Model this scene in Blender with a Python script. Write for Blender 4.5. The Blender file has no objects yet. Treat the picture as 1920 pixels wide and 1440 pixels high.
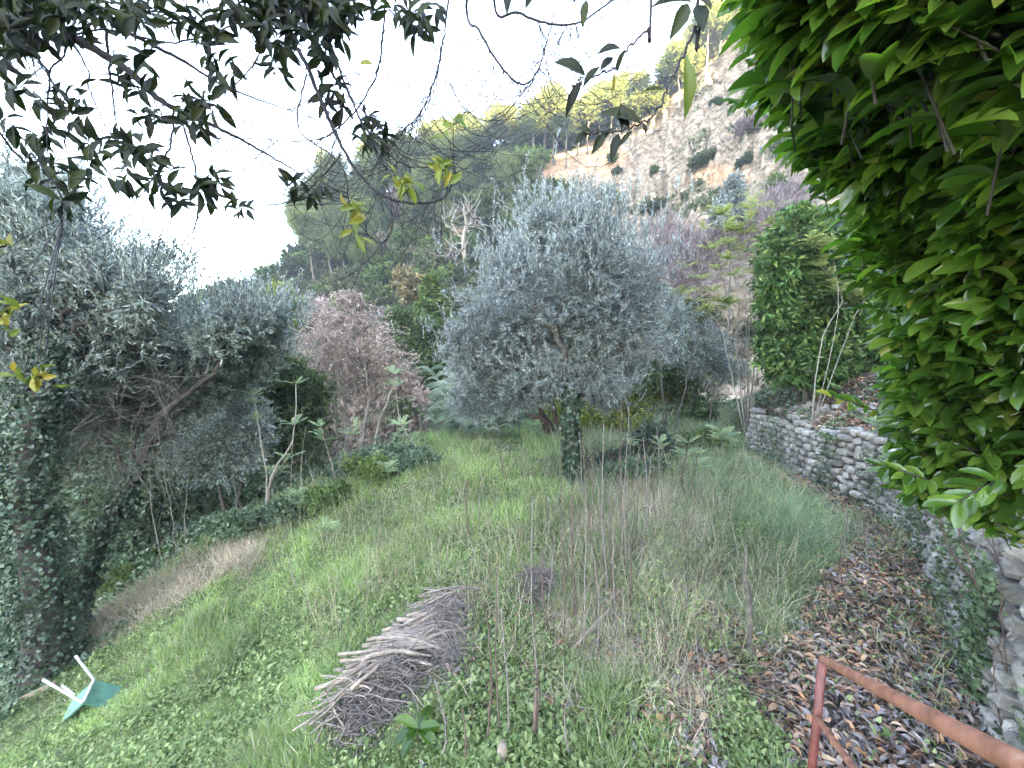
import bpy, math, random
import numpy as np
from mathutils import Vector
R = np.random.default_rng(7)
random.seed(7)
C = bpy.context.scene.collection
sc = bpy.context.scene
rad = math.radians
# ------------------------------------------------------------------ camera
F = 723.0                     # focal length in photograph pixels (1920 wide)
PITCH = rad(6.6)
CZ = 3.0
cam = bpy.data.cameras.new('camera'); cam.sensor_width = 36; cam.lens = 36 * F / 1920
cam.clip_start = 0.02; cam.clip_end = 3000
camo = bpy.data.objects.new('camera', cam); C.objects.link(camo)
camo.location = (0, 0, CZ); camo.rotation_euler = (math.pi / 2 - PITCH, 0, 0)
sc.camera = camo
# ------------------------------------------------------------------ sky, sun, exposure
SUN_AZ, SUN_EL = rad(140), rad(27)      # azimuth clockwise from +Y
w = bpy.data.worlds.new('World'); sc.world = w; w.use_nodes = True
nt = w.node_tree; bg = nt.nodes['Background']
sky = nt.nodes.new('ShaderNodeTexSky'); sky.sky_type = 'NISHITA'; sky.sun_disc = False
sky.sun_elevation = SUN_EL; sky.sun_rotation = SUN_AZ
sky.air_density = 1.0; sky.dust_density = 0.6; sky.ozone_density = 1.0
nt.links.new(sky.outputs[0], bg.inputs[0]); bg.inputs[1].default_value = 0.06
sd = bpy.data.lights.new('sun', 'SUN'); sd.energy = 5.0; sd.angle = rad(0.5); sd.color = (1.0, 0.78, 0.44)
so = bpy.data.objects.new('sun', sd); C.objects.link(so)
sv = Vector((math.sin(SUN_AZ) * math.cos(SUN_EL), math.cos(SUN_AZ) * math.cos(SUN_EL), math.sin(SUN_EL)))
so.rotation_euler = sv.to_track_quat('Z', 'Y').to_euler(); so.location = (0, 0, 60)
sc.view_settings.view_transform = 'Standard'; sc.view_settings.look = 'None'
sc.view_settings.exposure = 5.15; sc.view_settings.gamma = 1.0
sc.cycles.max_bounces = 6; sc.cycles.diffuse_bounces = 3; sc.cycles.transmission_bounces = 4
sc.cycles.glossy_bounces = 2; sc.cycles.transparent_max_bounces = 8
sc.cycles.caustics_reflective = False; sc.cycles.caustics_refractive = False

# ------------------------------------------------------------------ pixel <-> world
cp, sp = math.cos(PITCH), math.sin(PITCH)
def ray(px, py):
    dx = (px - 960) / F; dz = (720 - py) / F
    return np.array([dx, cp + dz * sp, -sp + dz * cp])
def W(px, py, Y):
    r = ray(px, py); r = r * (Y / r[1]); r[2] += CZ
    return r
def proj(x, y, z):
    z = z - CZ; d = y * cp - z * sp; u = y * sp + z * cp
    d = np.where(np.abs(d) < 1e-3, 1e-3, d)
    return 960 + F * x / d, 720 - F * u / d
def sstep(x, a, b):
    t = np.clip((x - a) / (b - a), 0, 1); return t * t * (3 - 2 * t)
_H = R.random((256, 256))
def vn(x, y):
    x = np.asarray(x, float); y = np.asarray(y, float)
    xi = np.floor(x).astype(int); yi = np.floor(y).astype(int); fx = x - xi; fy = y - yi
    fx = fx * fx * (3 - 2 * fx); fy = fy * fy * (3 - 2 * fy)
    h = lambda a, b: _H[a & 255, b & 255]
    return (h(xi, yi) * (1 - fx) + h(xi + 1, yi) * fx) * (1 - fy) + (h(xi, yi + 1) * (1 - fx) + h(xi + 1, yi + 1) * fx) * fy
def fbm(x, y, o=4):
    s = 0; a = .5; t = 0
    for k in range(o):
        s = s + a * vn(x * 2 ** k + 17 * k, y * 2 ** k + 31 * k); t += a; a *= .5
    return s / t
# ------------------------------------------------------------------ ground shape
WALL = np.array([[3.2, 1.6], [3.7, 2.5], [4.17, 3.1], [5.05, 4.15], [6.1, 5.4], [6.5, 6.6], [6.4, 8.0], [6.5, 10.3]])
def polydist(x, y, P):            # signed distance, positive on the right of the line
    best = np.full(np.shape(x), 1e9); side = np.zeros(np.shape(x))
    for i in range(len(P) - 1):
        a, b = P[i].copy(), P[i + 1].copy()
        if i == 0: a = a - (b - a) / np.linalg.norm(b - a) * 30
        if i == len(P) - 2: b = b + np.array([1.2, 3.0])
        d = b - a; L = d @ d
        t = np.clip(((x - a[0]) * d[0] + (y - a[1]) * d[1]) / L, 0, 1)
        ex = x - a[0] - t * d[0]; ey = y - a[1] - t * d[1]; dist = np.hypot(ex, ey)
        s = np.sign(d[1] * (x - a[0]) - d[0] * (y - a[1]))
        m = dist < best; best = np.where(m, dist, best); side = np.where(m, s, side)
    return best * side
EDGE = np.array([[-9.0, 1.5], [-7.2, 4.5], [-6.2, 7.0], [-5.0, 9.5], [-3.6, 12.5], [-2.4, 15.3]])
def edgedist(x, y): return -polydist(x, y, EDGE)      # positive beyond the left edge of the lawn
def G(x, y):
    x = np.asarray(x, float); y = np.asarray(y, float)
    u = np.maximum(0, -(x + 0.5)); u = u - .35 * np.minimum(u, 1) * 0
    s = .345 - .165 * sstep(y, 4, 10)
    z = -s * np.minimum(u, 14)
    e = edgedist(x, y)
    z = z - 1.3 * sstep(e, .2, 3.5) - 1.2 * sstep(e, 4, 12)
    z = z - 2.4 * sstep(y, 15.5, 24) - .3 * sstep(y, 9, 15)
    wd = polydist(x, y, WALL); wd = np.where(y > 17, -5 * np.ones_like(wd), wd)
    fade = 1 - sstep(y, 11.5, 17)
    z = z + fade * (sstep(wd, -.02, .16) * 1.08 + sstep(wd, .1, 1.8) * 1.2)
    z = z + .16 * (fbm(x * .9, y * .9) - .5) + .5 * (fbm(x * .15 + 5, y * .15) - .5) * sstep(np.hypot(x, y), 9, 20)
    return z
def Wg(px, py):
    r = ray(px, py); t = np.concatenate([np.arange(.8, 12, .12), np.arange(12, 90, .5)])
    for _ in range(2):
        h = (r[None] * t[:, None]); below = h[:, 2] + CZ < G(h[:, 0], h[:, 1])
        i = int(np.argmax(below)) if below.any() else len(t) - 1
        t = np.linspace(t[max(i - 1, 0)], t[i], 24)
    p = r * t[min(i, len(t) - 1)]; return np.array([p[0], p[1], float(G(p[0], p[1]))])
# hill
RX = np.array([-2.2, -.95, -.82, -.62, -.50, -.36, -.25, -.10, .04, .16, .26, .36, .46, .6, .8, 1.2, 3, 8])
RZ = np.array([.05, .06, .09, .14, .22, .29, .35, .41, .45, .475, .51, .57, .67, .80, .92, .92, 1.1, 2.0])
RR = 78.0
def z_(a): return a * 7
def hillz(az, r):
    a = np.tan(np.clip(az, -1.3, 1.45)); ratio = np.interp(a, RX, RZ)
    zr = ratio * np.cos(np.clip(az, -1.3, 1.45)) * RR + 2.5
    zr = np.minimum(zr, 66)
    t = np.clip((r - 24) / (RR - 24), 0, 3)
    base = -5.0
    up = base + (zr - base) * np.minimum(t, 1) ** 1.12
    down = -.75 * np.maximum(0, r - RR - 5) - .012 * np.maximum(0, r - RR) ** 2
    x = r * np.sin(az); y = r * np.cos(az)
    n = (fbm(az * 14, r * .035, 4) - .5) * 9 * sstep(t, .05, .4) * (1 - sstep(t, 1.0, 1.2)) + (fbm(x * .35, y * .35, 4) - .5) * 2.0 * sstep(t, 0, .2)
    n = n + (fbm(x * 1.1 + z_(az), y * 1.1, 4) - .5) * 2.6 * sstep(t, .1, .3) * sstep(az, .05, .25) + (np.abs(fbm(az * 60, r * .12, 3) - .5) - .12) * 5 * sstep(t, .3, .5) * sstep(az, .1, .3) * (1 - sstep(t, .93, 1.0))
    return np.maximum(up + down + n * (.45 + .55 * sstep(az, 0, .3)) * (1 - .8 * sstep(t, .86, 1.0)), -9)
def bare(x, y, z):
    px, py = proj(x, y, z)
    n = fbm(x * .12 + 3, z * .16, 4); n2 = fbm(x * .4, z * .35 + y * .1, 3)
    left = 1040 + (py - 280) * .55
    b = sstep(px + (n - .5) * 260, left - 40, left + 70) * sstep(n2 + .35 * n, .40, .62)
    for (cx, cy, rx, ry) in ((1035, 312, 50, 32), (1120, 300, 60, 40), (868, 455, 32, 34), (955, 412, 36, 22), (560, 590, 30, 10), (1290, 95, 50, 24), (1180, 300, 80, 70), (1240, 220, 60, 80)):
        b = np.maximum(b, 1 - sstep(np.hypot((px - cx) / rx, (py - cy) / ry) + (n2 - .5) * 1.2, .7, 1.2))
    return b * (1 - .55 * sstep(px, 1560, 1750))

# ------------------------------------------------------------------ mesh helpers
class Geo:
    def __init__(s): s.v = []; s.q = []; s.n = 0; s.m = []; s.sm = []
    def add(s, v, q, mat=0, smooth=False):
        v = np.asarray(v, float).reshape(-1, 3); q = np.asarray(q, int).reshape(-1, 4)
        s.v.append(v); s.q.append(q + s.n); s.n += len(v)
        s.m.append(np.full(len(q), mat)); s.sm.append(np.full(len(q), smooth))
    def build(s, name, mats, parent=None, origin=None, attr=None):
        me = bpy.data.meshes.new(name)
        v = np.concatenate(s.v); q = np.concatenate(s.q)
        if origin is not None: v = v - np.asarray(origin)
        me.vertices.add(len(v)); me.vertices.foreach_set('co', v.ravel())
        me.loops.add(q.size); me.loops.foreach_set('vertex_index', q.ravel())
        me.polygons.add(len(q)); me.polygons.foreach_set('loop_start', np.arange(0, q.size, 4))
        me.polygons.foreach_set('material_index', np.concatenate(s.m))
        me.polygons.foreach_set('use_smooth', np.concatenate(s.sm))
        if attr:
            for k, a in attr.items():
                at = me.attributes.new(k, 'FLOAT', 'POINT'); at.data.foreach_set('value', np.asarray(a, float).ravel())
        me.update(calc_edges=True)
        for m in (mats if isinstance(mats, (list, tuple)) else [mats]): me.materials.append(m)
        o = bpy.data.objects.new(name, me); C.objects.link(o)
        if parent is not None: o.parent = parent
        elif origin is not None: o.location = origin
        return o
def unit(a): return a / np.maximum(np.linalg.norm(a, axis=-1, keepdims=True), 1e-9)
def rdir(n): return unit(R.normal(size=(n, 3)))
def tube(g, pts, rr, k=6, mat=0):
    pts = np.asarray(pts, float); rr = np.broadcast_to(np.asarray(rr, float), (len(pts),))
    t = unit(np.gradient(pts, axis=0)); ref = np.array([.3, .9, .2]) if abs(t[0][2]) > .8 else np.array([0, 0, 1.])
    a = unit(np.cross(t, ref)); b = np.cross(t, a)
    an = np.arange(k) * 2 * np.pi / k
    ring = pts[:, None] + rr[:, None, None] * (np.cos(an)[None, :, None] * a[:, None] + np.sin(an)[None, :, None] * b[:, None])
    n = len(pts); i = np.arange(n - 1)[:, None] * k; j = np.arange(k)[None, :]; j2 = (j + 1) % k
    q = np.stack([i + j, i + j2, i + k + j2, i + k + j], -1).reshape(-1, 4)
    v = ring.reshape(-1, 3)
    if k >= 4:                           # end caps
        v = np.vstack([v, pts[0], pts[-1]]); c0 = n * k; c1 = c0 + 1
        cap = [[c0, (m + 1) % k, m, m] for m in range(0)]
        for m in range(0, k - 1, 2):
            cap.append([c0, (m + 2) % k, m + 1, m]); o = (n - 1) * k
            cap.append([c1, o + m, o + m + 1, o + (m + 2) % k])
        q = np.vstack([q, cap])
    g.add(v, q, mat, True)
def bez(pts, n):                        # smooth polyline through points
    pts = np.asarray(pts, float); m = len(pts)
    if m < 3:
        t = np.linspace(0, 1, n)[:, None]; return pts[0] * (1 - t) + pts[-1] * t
    P = np.vstack([2 * pts[0] - pts[1], pts, 2 * pts[-1] - pts[-2]])
    out = []
    for s in np.linspace(0, m - 1 - 1e-6, n):
        i = int(s); t = s - i; p0, p1, p2, p3 = P[i:i + 4]
        out.append(.5 * ((2 * p1) + (-p0 + p2) * t + (2 * p0 - 5 * p1 + 4 * p2 - p3) * t * t + (-p0 + 3 * p1 - 3 * p2 + p3) * t ** 3))
    return np.array(out)
def wiggle(p, a):
    p = np.array(p); n = R.normal(size=p.shape) * a; n[0] = 0; return p + n
def twigs(g, A, M, B, r0, r1, mat=0):   # batch of 3-station, 3-sided twigs
    n = len(A)
    if n == 0: return
    d = unit(B - A); h = unit(np.cross(d, rdir(n))); k = np.cross(d, h)
    r0 = np.broadcast_to(r0, (n,)); r1 = np.broadcast_to(r1, (n,))
    vs = []
    for P, r in ((A, r0), (M, (r0 + r1) / 2), (B, r1)):
        for an in (0, 2.094, 4.189): vs.append(P + r[:, None] * (math.cos(an) * h + math.sin(an) * k))
    v = np.stack(vs, 1); base = np.arange(n)[:, None] * 9
    q = []
    for s in (0, 3):
        for j in range(3): q.append(np.stack([base[:, 0] + s + j, base[:, 0] + s + (j + 1) % 3, base[:, 0] + s + 3 + (j + 1) % 3, base[:, 0] + s + 3 + j], -1))
    g.add(v.reshape(-1, 3), np.stack(q, 1).reshape(-1, 4), mat, True)
# leaf templates: x along, y across, z normal
def strip(st, ws, zs, fold=.0):
    v = []; q = []
    for t, wd, z in zip(st, ws, zs): v += [[t, wd, z + fold * wd], [t, 0, z], [t, -wd, z + fold * wd]]
    for i in range(len(st) - 1):
        a = 3 * i; q += [[a, a + 3, a + 4, a + 1], [a + 1, a + 4, a + 5, a + 2]]
    return np.array(v, float), np.array(q)
T_DIA = (np.array([[0, 0, 0], [.45, .5, .06], [1, 0, -.05], [.45, -.5, .06]], float), np.array([[0, 1, 2, 3]]))
T_LAUREL = strip([0, .12, .32, .58, .8, .94, 1.0], [.03, .26, .43, .5, .40, .2, .02], [0, .03, .05, .045, 0, -.05, -.08], .25)
T_BAY = strip([0, .1, .3, .55, .8, 1.0], [.03, .17, .42, .5, .3, .01], [0, .02, .04, .03, -.02, -.09], .22)
T_BLADE = (np.array([[0, .5, 0], [0, -.5, 0], [.5, -.42, .0], [.5, .42, .0], [.93, -.06, -.22], [.93, .06, -.22]], float), np.array([[0, 1, 2, 3], [3, 2, 4, 5]]))
T_HEART = (np.array([[0, 0, 0], [-.1, .42, 0], [.4, .5, .05], [1, 0, -.08], [.4, -.5, .05], [-.1, -.42, 0], [.35, 0, -.02]], float), np.array([[0, 1, 2, 6], [6, 2, 3, 4], [0, 6, 4, 5]]))
T_LONG = strip([0, .25, .5, .75, 1.0], [.35, .5, .45, .3, .02], [0, .12, .12, 0, -.25], .3)
T_LIT = strip([0, .3, .65, 1.0], [.04, .4, .42, .02], [0, .10, .13, .02], .5)
T_PATCH = (np.array([[0, .12, 0], [.0, -.12, 0], [.5, -.5, .1], [.5, .5, .05], [1, -.2, -.05], [1, .25, 0]], float), np.array([[0, 1, 2, 3], [3, 2, 4, 5]]))
def _pinnate(n=9, ll=.24, lw=.075, droop=.35):
    v = []; q = []
    def zz(t): return .12 * t - droop * t * t
    for i in range(n):
        t = .12 + .86 * i / n; L = ll * (1 - .35 * abs(t - .5) * 2)
        for s in (-1, 1):
            b = len(v); p = np.array([t, 0, zz(t)]); d = unit(np.array([.45, s * 1.0, -.35])); c = unit(np.cross(d, [0, 0, 1.])) * lw / 2
            v += [p, p + d * L * .4 + c, p + d * L, p + d * L * .4 - c]; q.append([b, b + 1, b + 2, b + 3])
    b = len(v); v += [[0, .008, 0], [0, -.008, 0], [.5, -.006, zz(.5)], [.5, .006, zz(.5)], [1, -.003, zz(1)], [1, .003, zz(1)]]
    q += [[b, b + 1, b + 2, b + 3], [b + 3, b + 2, b + 4, b + 5]]
    return np.array(v, float), np.array(q)
T_PIN = _pinnate()
def scatter(g, T, pos, d, nrm, size, width, mat=0, smooth=False):
    pos = np.asarray(pos, float)
    n = len(pos)
    if n == 0: return
    tv, tq = T; d = unit(np.asarray(d, float)); nrm = np.asarray(nrm, float)
    y = unit(np.cross(nrm, d)); z = np.cross(d, y)
    L = np.broadcast_to(np.asarray(size, float), (n,)); wd = np.broadcast_to(np.asarray(width, float), (n,))
    v = pos[:, None] + (tv[None, :, 0:1] * L[:, None, None]) * d[:, None] + (tv[None, :, 1:2] * wd[:, None, None]) * y[:, None] + (tv[None, :, 2:3] * L[:, None, None]) * z[:, None]
    q = tq[None] + (np.arange(n) * len(tv))[:, None, None]
    g.add(v.reshape(-1, 3), q.reshape(-1, 4), mat, smooth)
# ------------------------------------------------------------------ materials
def ramp(nt, cols, pos=None):
    r = nt.nodes.new('ShaderNodeValToRGB'); e = r.color_ramp.elements
    while len(e) < len(cols): e.new(.5)
    for i, c in enumerate(cols):
        e[i].position = pos[i] if pos else i / (len(cols) - 1); e[i].color = (*c, 1)
    return r
def leafmat(name, cols, rough=.5, trans=.3, tcol=None, spec=.4, pos=None, nscale=1.2, namp=.35, objrand=0):
    m = bpy.data.materials.new(name); m.use_nodes = True; nt = m.node_tree; N = nt.nodes; L = nt.links
    bs = N['Principled BSDF']; out = N['Material Output']
    ge = N.new('ShaderNodeNewGeometry'); rp = ramp(nt, cols, pos)
    L.new(ge.outputs['Random Per Island'], rp.inputs[0])
    tc = N.new('ShaderNodeTexCoord'); no = N.new('ShaderNodeTexNoise'); no.inputs['Scale'].default_value = nscale; no.inputs['Detail'].default_value = 3
    L.new(tc.outputs['Object'], no.inputs['Vector'])
    mr = N.new('ShaderNodeMapRange'); mr.inputs[1].default_value = .3; mr.inputs[2].default_value = .7
    mr.inputs[3].default_value = 1 - namp; mr.inputs[4].default_value = 1 + namp
    L.new(no.outputs['Fac'], mr.inputs[0])
    hs = N.new('ShaderNodeHueSaturation'); L.new(rp.outputs[0], hs.inputs['Color']); L.new(mr.outputs[0], hs.inputs['Value'])
    col = hs.outputs[0]
    if objrand:
        oi = N.new('ShaderNodeObjectInfo'); m2 = N.new('ShaderNodeMapRange'); m2.inputs[3].default_value = 1 - objrand; m2.inputs[4].default_value = 1 + objrand
        L.new(oi.outputs['Random'], m2.inputs[0])
        m3 = N.new('ShaderNodeMapRange'); m3.inputs[3].default_value = .5 - .04 * objrand; m3.inputs[4].default_value = .5 + .05 * objrand
        mu = N.new('ShaderNodeMath'); mu.operation = 'MULTIPLY'; mu.inputs[1].default_value = 7.31; fr = N.new('ShaderNodeMath'); fr.operation = 'FRACT'
        L.new(oi.outputs['Random'], mu.inputs[0]); L.new(mu.outputs[0], fr.inputs[0]); L.new(fr.outputs[0], m3.inputs[0])
        h2 = N.new('ShaderNodeHueSaturation'); L.new(col, h2.inputs['Color']); L.new(m2.outputs[0], h2.inputs['Value']); L.new(m3.outputs[0], h2.inputs['Hue']); col = h2.outputs[0]
    L.new(col, bs.inputs['Base Color']); bs.inputs['Roughness'].default_value = rough; bs.inputs['Specular IOR Level'].default_value = spec
    tr = N.new('ShaderNodeBsdfTranslucent'); mx = N.new('ShaderNodeMixShader'); mx.inputs[0].default_value = trans
    if tcol:
        mm = N.new('ShaderNodeMix'); mm.data_type = 'RGBA'; mm.blend_type = 'MULTIPLY'; mm.inputs[0].default_value = 1
        L.new(col, mm.inputs[6]); mm.inputs[7].default_value = (*tcol, 1); L.new(mm.outputs[2], tr.inputs[0])
    else: L.new(col, tr.inputs[0])
    L.new(bs.outputs[0], mx.inputs[1]); L.new(tr.outputs[0], mx.inputs[2]); L.new(mx.outputs[0], out.inputs[0])
    return m
def barkmat(name, c0, c1, scale=12, rough=.85, bump=.4, c2=None, metal=0):
    m = bpy.data.materials.new(name); m.use_nodes = True; nt = m.node_tree; N = nt.nodes; L = nt.links; bs = N['Principled BSDF']
    tc = N.new('ShaderNodeTexCoord'); no = N.new('ShaderNodeTexNoise'); no.inputs['Scale'].default_value = scale; no.inputs['Detail'].default_value = 6; no.inputs['Roughness'].default_value = .65
    L.new(tc.outputs['Object'], no.inputs['Vector'])
    rp = ramp(nt, [c0, c1] + ([c2] if c2 else []), [.32, .62] + ([.75] if c2 else [])); L.new(no.outputs['Fac'], rp.inputs[0])
    ge = N.new('ShaderNodeNewGeometry'); mr = N.new('ShaderNodeMapRange'); mr.inputs[3].default_value = .7; mr.inputs[4].default_value = 1.25
    L.new(ge.outputs['Random Per Island'], mr.inputs[0]); hs = N.new('ShaderNodeHueSaturation'); L.new(rp.outputs[0], hs.inputs['Color']); L.new(mr.outputs[0], hs.inputs['Value'])
    L.new(hs.outputs[0], bs.inputs['Base Color']); bs.inputs['Roughness'].default_value = rough; bs.inputs['Metallic'].default_value = metal
    bp = N.new('ShaderNodeBump'); bp.inputs['Strength'].default_value = bump; bp.inputs['Distance'].default_value = .02; L.new(no.outputs['Fac'], bp.inputs['Height']); L.new(bp.outputs[0], bs.inputs['Normal'])
    return m
M = {}
M['olive'] = leafmat('olive_leaf', [(.12, .15, .14), (.24, .28, .275), (.42, .465, .47)], .5, .25, None, .4)
M['olive_dk'] = leafmat('olive_leaf_green', [(.12, .155, .13), (.25, .30, .27), (.45, .51, .49)], .5, .25, None, .4)
M['pink'] = leafmat('dry_leaf', [(.20, .155, .13), (.40, .32, .28), (.60, .51, .46)], .8, .3, None, .2)
M['green'] = leafmat('bush_leaf', [(.03, .055, .02), (.075, .12, .04), (.15, .20, .08)], .5, .3, None, .4)
M['ygreen'] = leafmat('yellow_green_leaf', [(.08, .13, .03), (.22, .28, .06), (.38, .38, .08)], .6, .4, None, .3)
M['pin'] = leafmat('pinnate_leaf', [(.14, .22, .13), (.24, .33, .20), (.40, .45, .16)], .55, .4, None, .3)
M['piny'] = leafmat('yellowing_pinnate_leaf', [(.15, .22, .08), (.30, .36, .12), (.48, .46, .16)], .55, .45, None, .3)
M['laurel'] = leafmat('laurel_leaf', [(.03, .07, .012), (.07, .15, .022), (.16, .25, .045), (.30, .27, .05)], .2, .5, (1.4, 1.6, .6), .8, [0, .45, .97, 1.0], 2.0, .3)
M['laurel_far'] = leafmat('laurel_leaf_far', [(.03, .07, .02), (.07, .15, .04), (.22, .29, .08)], .38, .3, None, .5)
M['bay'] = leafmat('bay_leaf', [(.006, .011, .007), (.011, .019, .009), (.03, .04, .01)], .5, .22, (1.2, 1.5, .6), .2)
M['bay_y'] = leafmat('bay_leaf_yellowing', [(.06, .10, .015), (.12, .16, .02), (.28, .22, .03)], .45, .4, None, .4)
M['ivy'] = leafmat('ivy_leaf', [(.018, .035, .02), (.04, .07, .04), (.09, .13, .085)], .4, .15, None, .5)
M['ivy_l'] = leafmat('ivy_leaf_pale', [(.03, .05, .025), (.06, .10, .045), (.14, .19, .10)], .5, .2, None, .4)
M['reed'] = leafmat('reed_leaf', [(.09, .14, .10), (.19, .26, .19), (.34, .41, .33)], .5, .3, None, .35)
M['grass'] = leafmat('grass_blade', [(.15, .24, .065), (.28, .42, .12), (.48, .54, .26)], .6, .35, None, .25, None, .8, .5)
M['grass_g'] = leafmat('grass_blade_grey', [(.12, .19, .09), (.22, .31, .17), (.42, .46, .32)], .65, .3, None, .2, None, .7, .3)
M['straw'] = leafmat('straw', [(.24, .20, .14), (.44, .38, .28), (.62, .56, .44)], .8, .25, None, .2)
M['weed'] = leafmat('weed_leaf', [(.07, .11, .03), (.15, .22, .07), (.30, .37, .16)], .5, .3, None, .35, None, .8, .3)
M['bramble'] = leafmat('bramble_leaf', [(.05, .09, .04), (.10, .16, .08), (.24, .31, .22)], .5, .25, None, .4, None, .8, .3)
M['litter'] = leafmat('fallen_leaf', [(.08, .05, .035), (.22, .14, .10), (.33, .23, .18), (.44, .24, .12), (.50, .40, .29)], .65, .1, None, .35, [0, .35, .6, .85, 1.0])
M['litter_g'] = leafmat('fallen_leaf_grey', [(.07, .06, .06), (.18, .16, .16), (.32, .29, .28), (.40, .28, .2)], .6, .05, None, .4, [0, .4, .85, 1.0])
M['pine'] = leafmat('pine_needles', [(.06, .09, .045), (.12, .165, .08), (.23, .27, .13)], .7, .4, (1.5, 1.3, .5), .2, None, .3, .3, .25)
M['scrub'] = leafmat('scrub_leaf', [(.035, .05, .025), (.085, .105, .05), (.17, .17, .10)], .7, .3, None, .2, None, .3, .3, .35)
M['scrub_g'] = leafmat('scrub_leaf_bright', [(.05, .09, .025), (.11, .17, .05), (.20, .25, .08)], .7, .3, None, .2, None, .3, .3, .25)
M['twig_scrub'] = leafmat('brown_scrub', [(.07, .055, .04), (.15, .12, .09), (.27, .22, .17)], .8, .2, None, .15, None, .3, .3)
M['tan'] = leafmat('tan_leaf', [(.10, .09, .05), (.20, .17, .09), (.32, .28, .15)], .7, .3, None, .2)
M['twigp'] = leafmat('bare_twig_haze', [(.14, .11, .11), (.26, .21, .22), (.38, .32, .33)], .8, .1, None, .2)
M['bark'] = barkmat('grey_bark', (.05, .045, .038), (.14, .125, .105), 14)
M['bark_l'] = barkmat('pale_bark', (.16, .145, .125), (.33, .30, .26), 18)
M['bark_d'] = barkmat('dark_bark', (.02, .018, .016), (.06, .05, .042), 12)
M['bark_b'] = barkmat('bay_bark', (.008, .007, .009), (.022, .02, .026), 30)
M['rust_bark'] = barkmat('reddish_bark', (.03, .02, .015), (.08, .05, .035), 14)
M['stick'] = barkmat('cut_stick', (.12, .095, .075), (.31, .26, .21), 10, .8, .3, (.48, .41, .31))
M['twig'] = barkmat('brown_twig', (.09, .075, .068), (.25, .215, .195), 20)
M['stalk'] = barkmat('dead_stalk', (.05, .032, .027), (.15, .10, .085), 14)
M['stone'] = barkmat('wall_stone', (.10, .092, .08), (.34, .32, .295), 7, .95, 1.0, (.54, .52, .49))
M['stone_d'] = barkmat('mossy_stone', (.06, .055, .055), (.20, .19, .19), 6, .9, .6)
M['rust'] = barkmat('rusty_paint', (.13, .05, .03), (.33, .15, .10), 11, .6, .25, (.42, .27, .19))
M['rust_d'] = barkmat('dark_rust_paint', (.05, .015, .012), (.17, .05, .04), 12, .5, .25, (.24, .10, .07))
M['white'] = barkmat('white_paint', (.45, .44, .42), (.82, .82, .83), 14, .4, .05)
M['teal'] = barkmat('green_plastic', (.07, .17, .125), (.11, .26, .20), 9, .5, .06, (.16, .31, .25))
M['plank'] = barkmat('weathered_board', (.16, .13, .10), (.33, .27, .2), 8, .85, .3)
def groundmat():
    m = bpy.data.materials.new('soil'); m.use_nodes = True; nt = m.node_tree; N = nt.nodes; L = nt.links; bs = N['Principled BSDF']
    tc = N.new('ShaderNodeTexCoord'); no = N.new('ShaderNodeTexNoise'); no.inputs['Scale'].default_value = 9; no.inputs['Detail'].default_value = 8; no.inputs['Roughness'].default_value = .7
    L.new(tc.outputs['Object'], no.inputs['Vector'])
    g = ramp(nt, [(.03, .045, .018), (.08, .10, .04), (.14, .15, .07)], [.35, .52, .7]); s = ramp(nt, [(.03, .024, .02), (.10, .08, .065), (.2, .16, .13)], [.35, .52, .7])
    L.new(no.outputs['Fac'], g.inputs[0]); L.new(no.outputs['Fac'], s.inputs[0])
    at = N.new('ShaderNodeAttribute'); at.attribute_name = 'litter'; mx = N.new('ShaderNodeMix'); mx.data_type = 'RGBA'
    L.new(at.outputs['Fac'], mx.inputs[0]); L.new(g.outputs[0], mx.inputs[6]); L.new(s.outputs[0], mx.inputs[7]); L.new(mx.outputs[2], bs.inputs['Base Color'])
    bs.inputs['Roughness'].default_value = .95; bp = N.new('ShaderNodeBump'); bp.inputs['Distance'].default_value = .05; L.new(no.outputs['Fac'], bp.inputs['Height']); L.new(bp.outputs[0], bs.inputs['Normal'])
    return m
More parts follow.
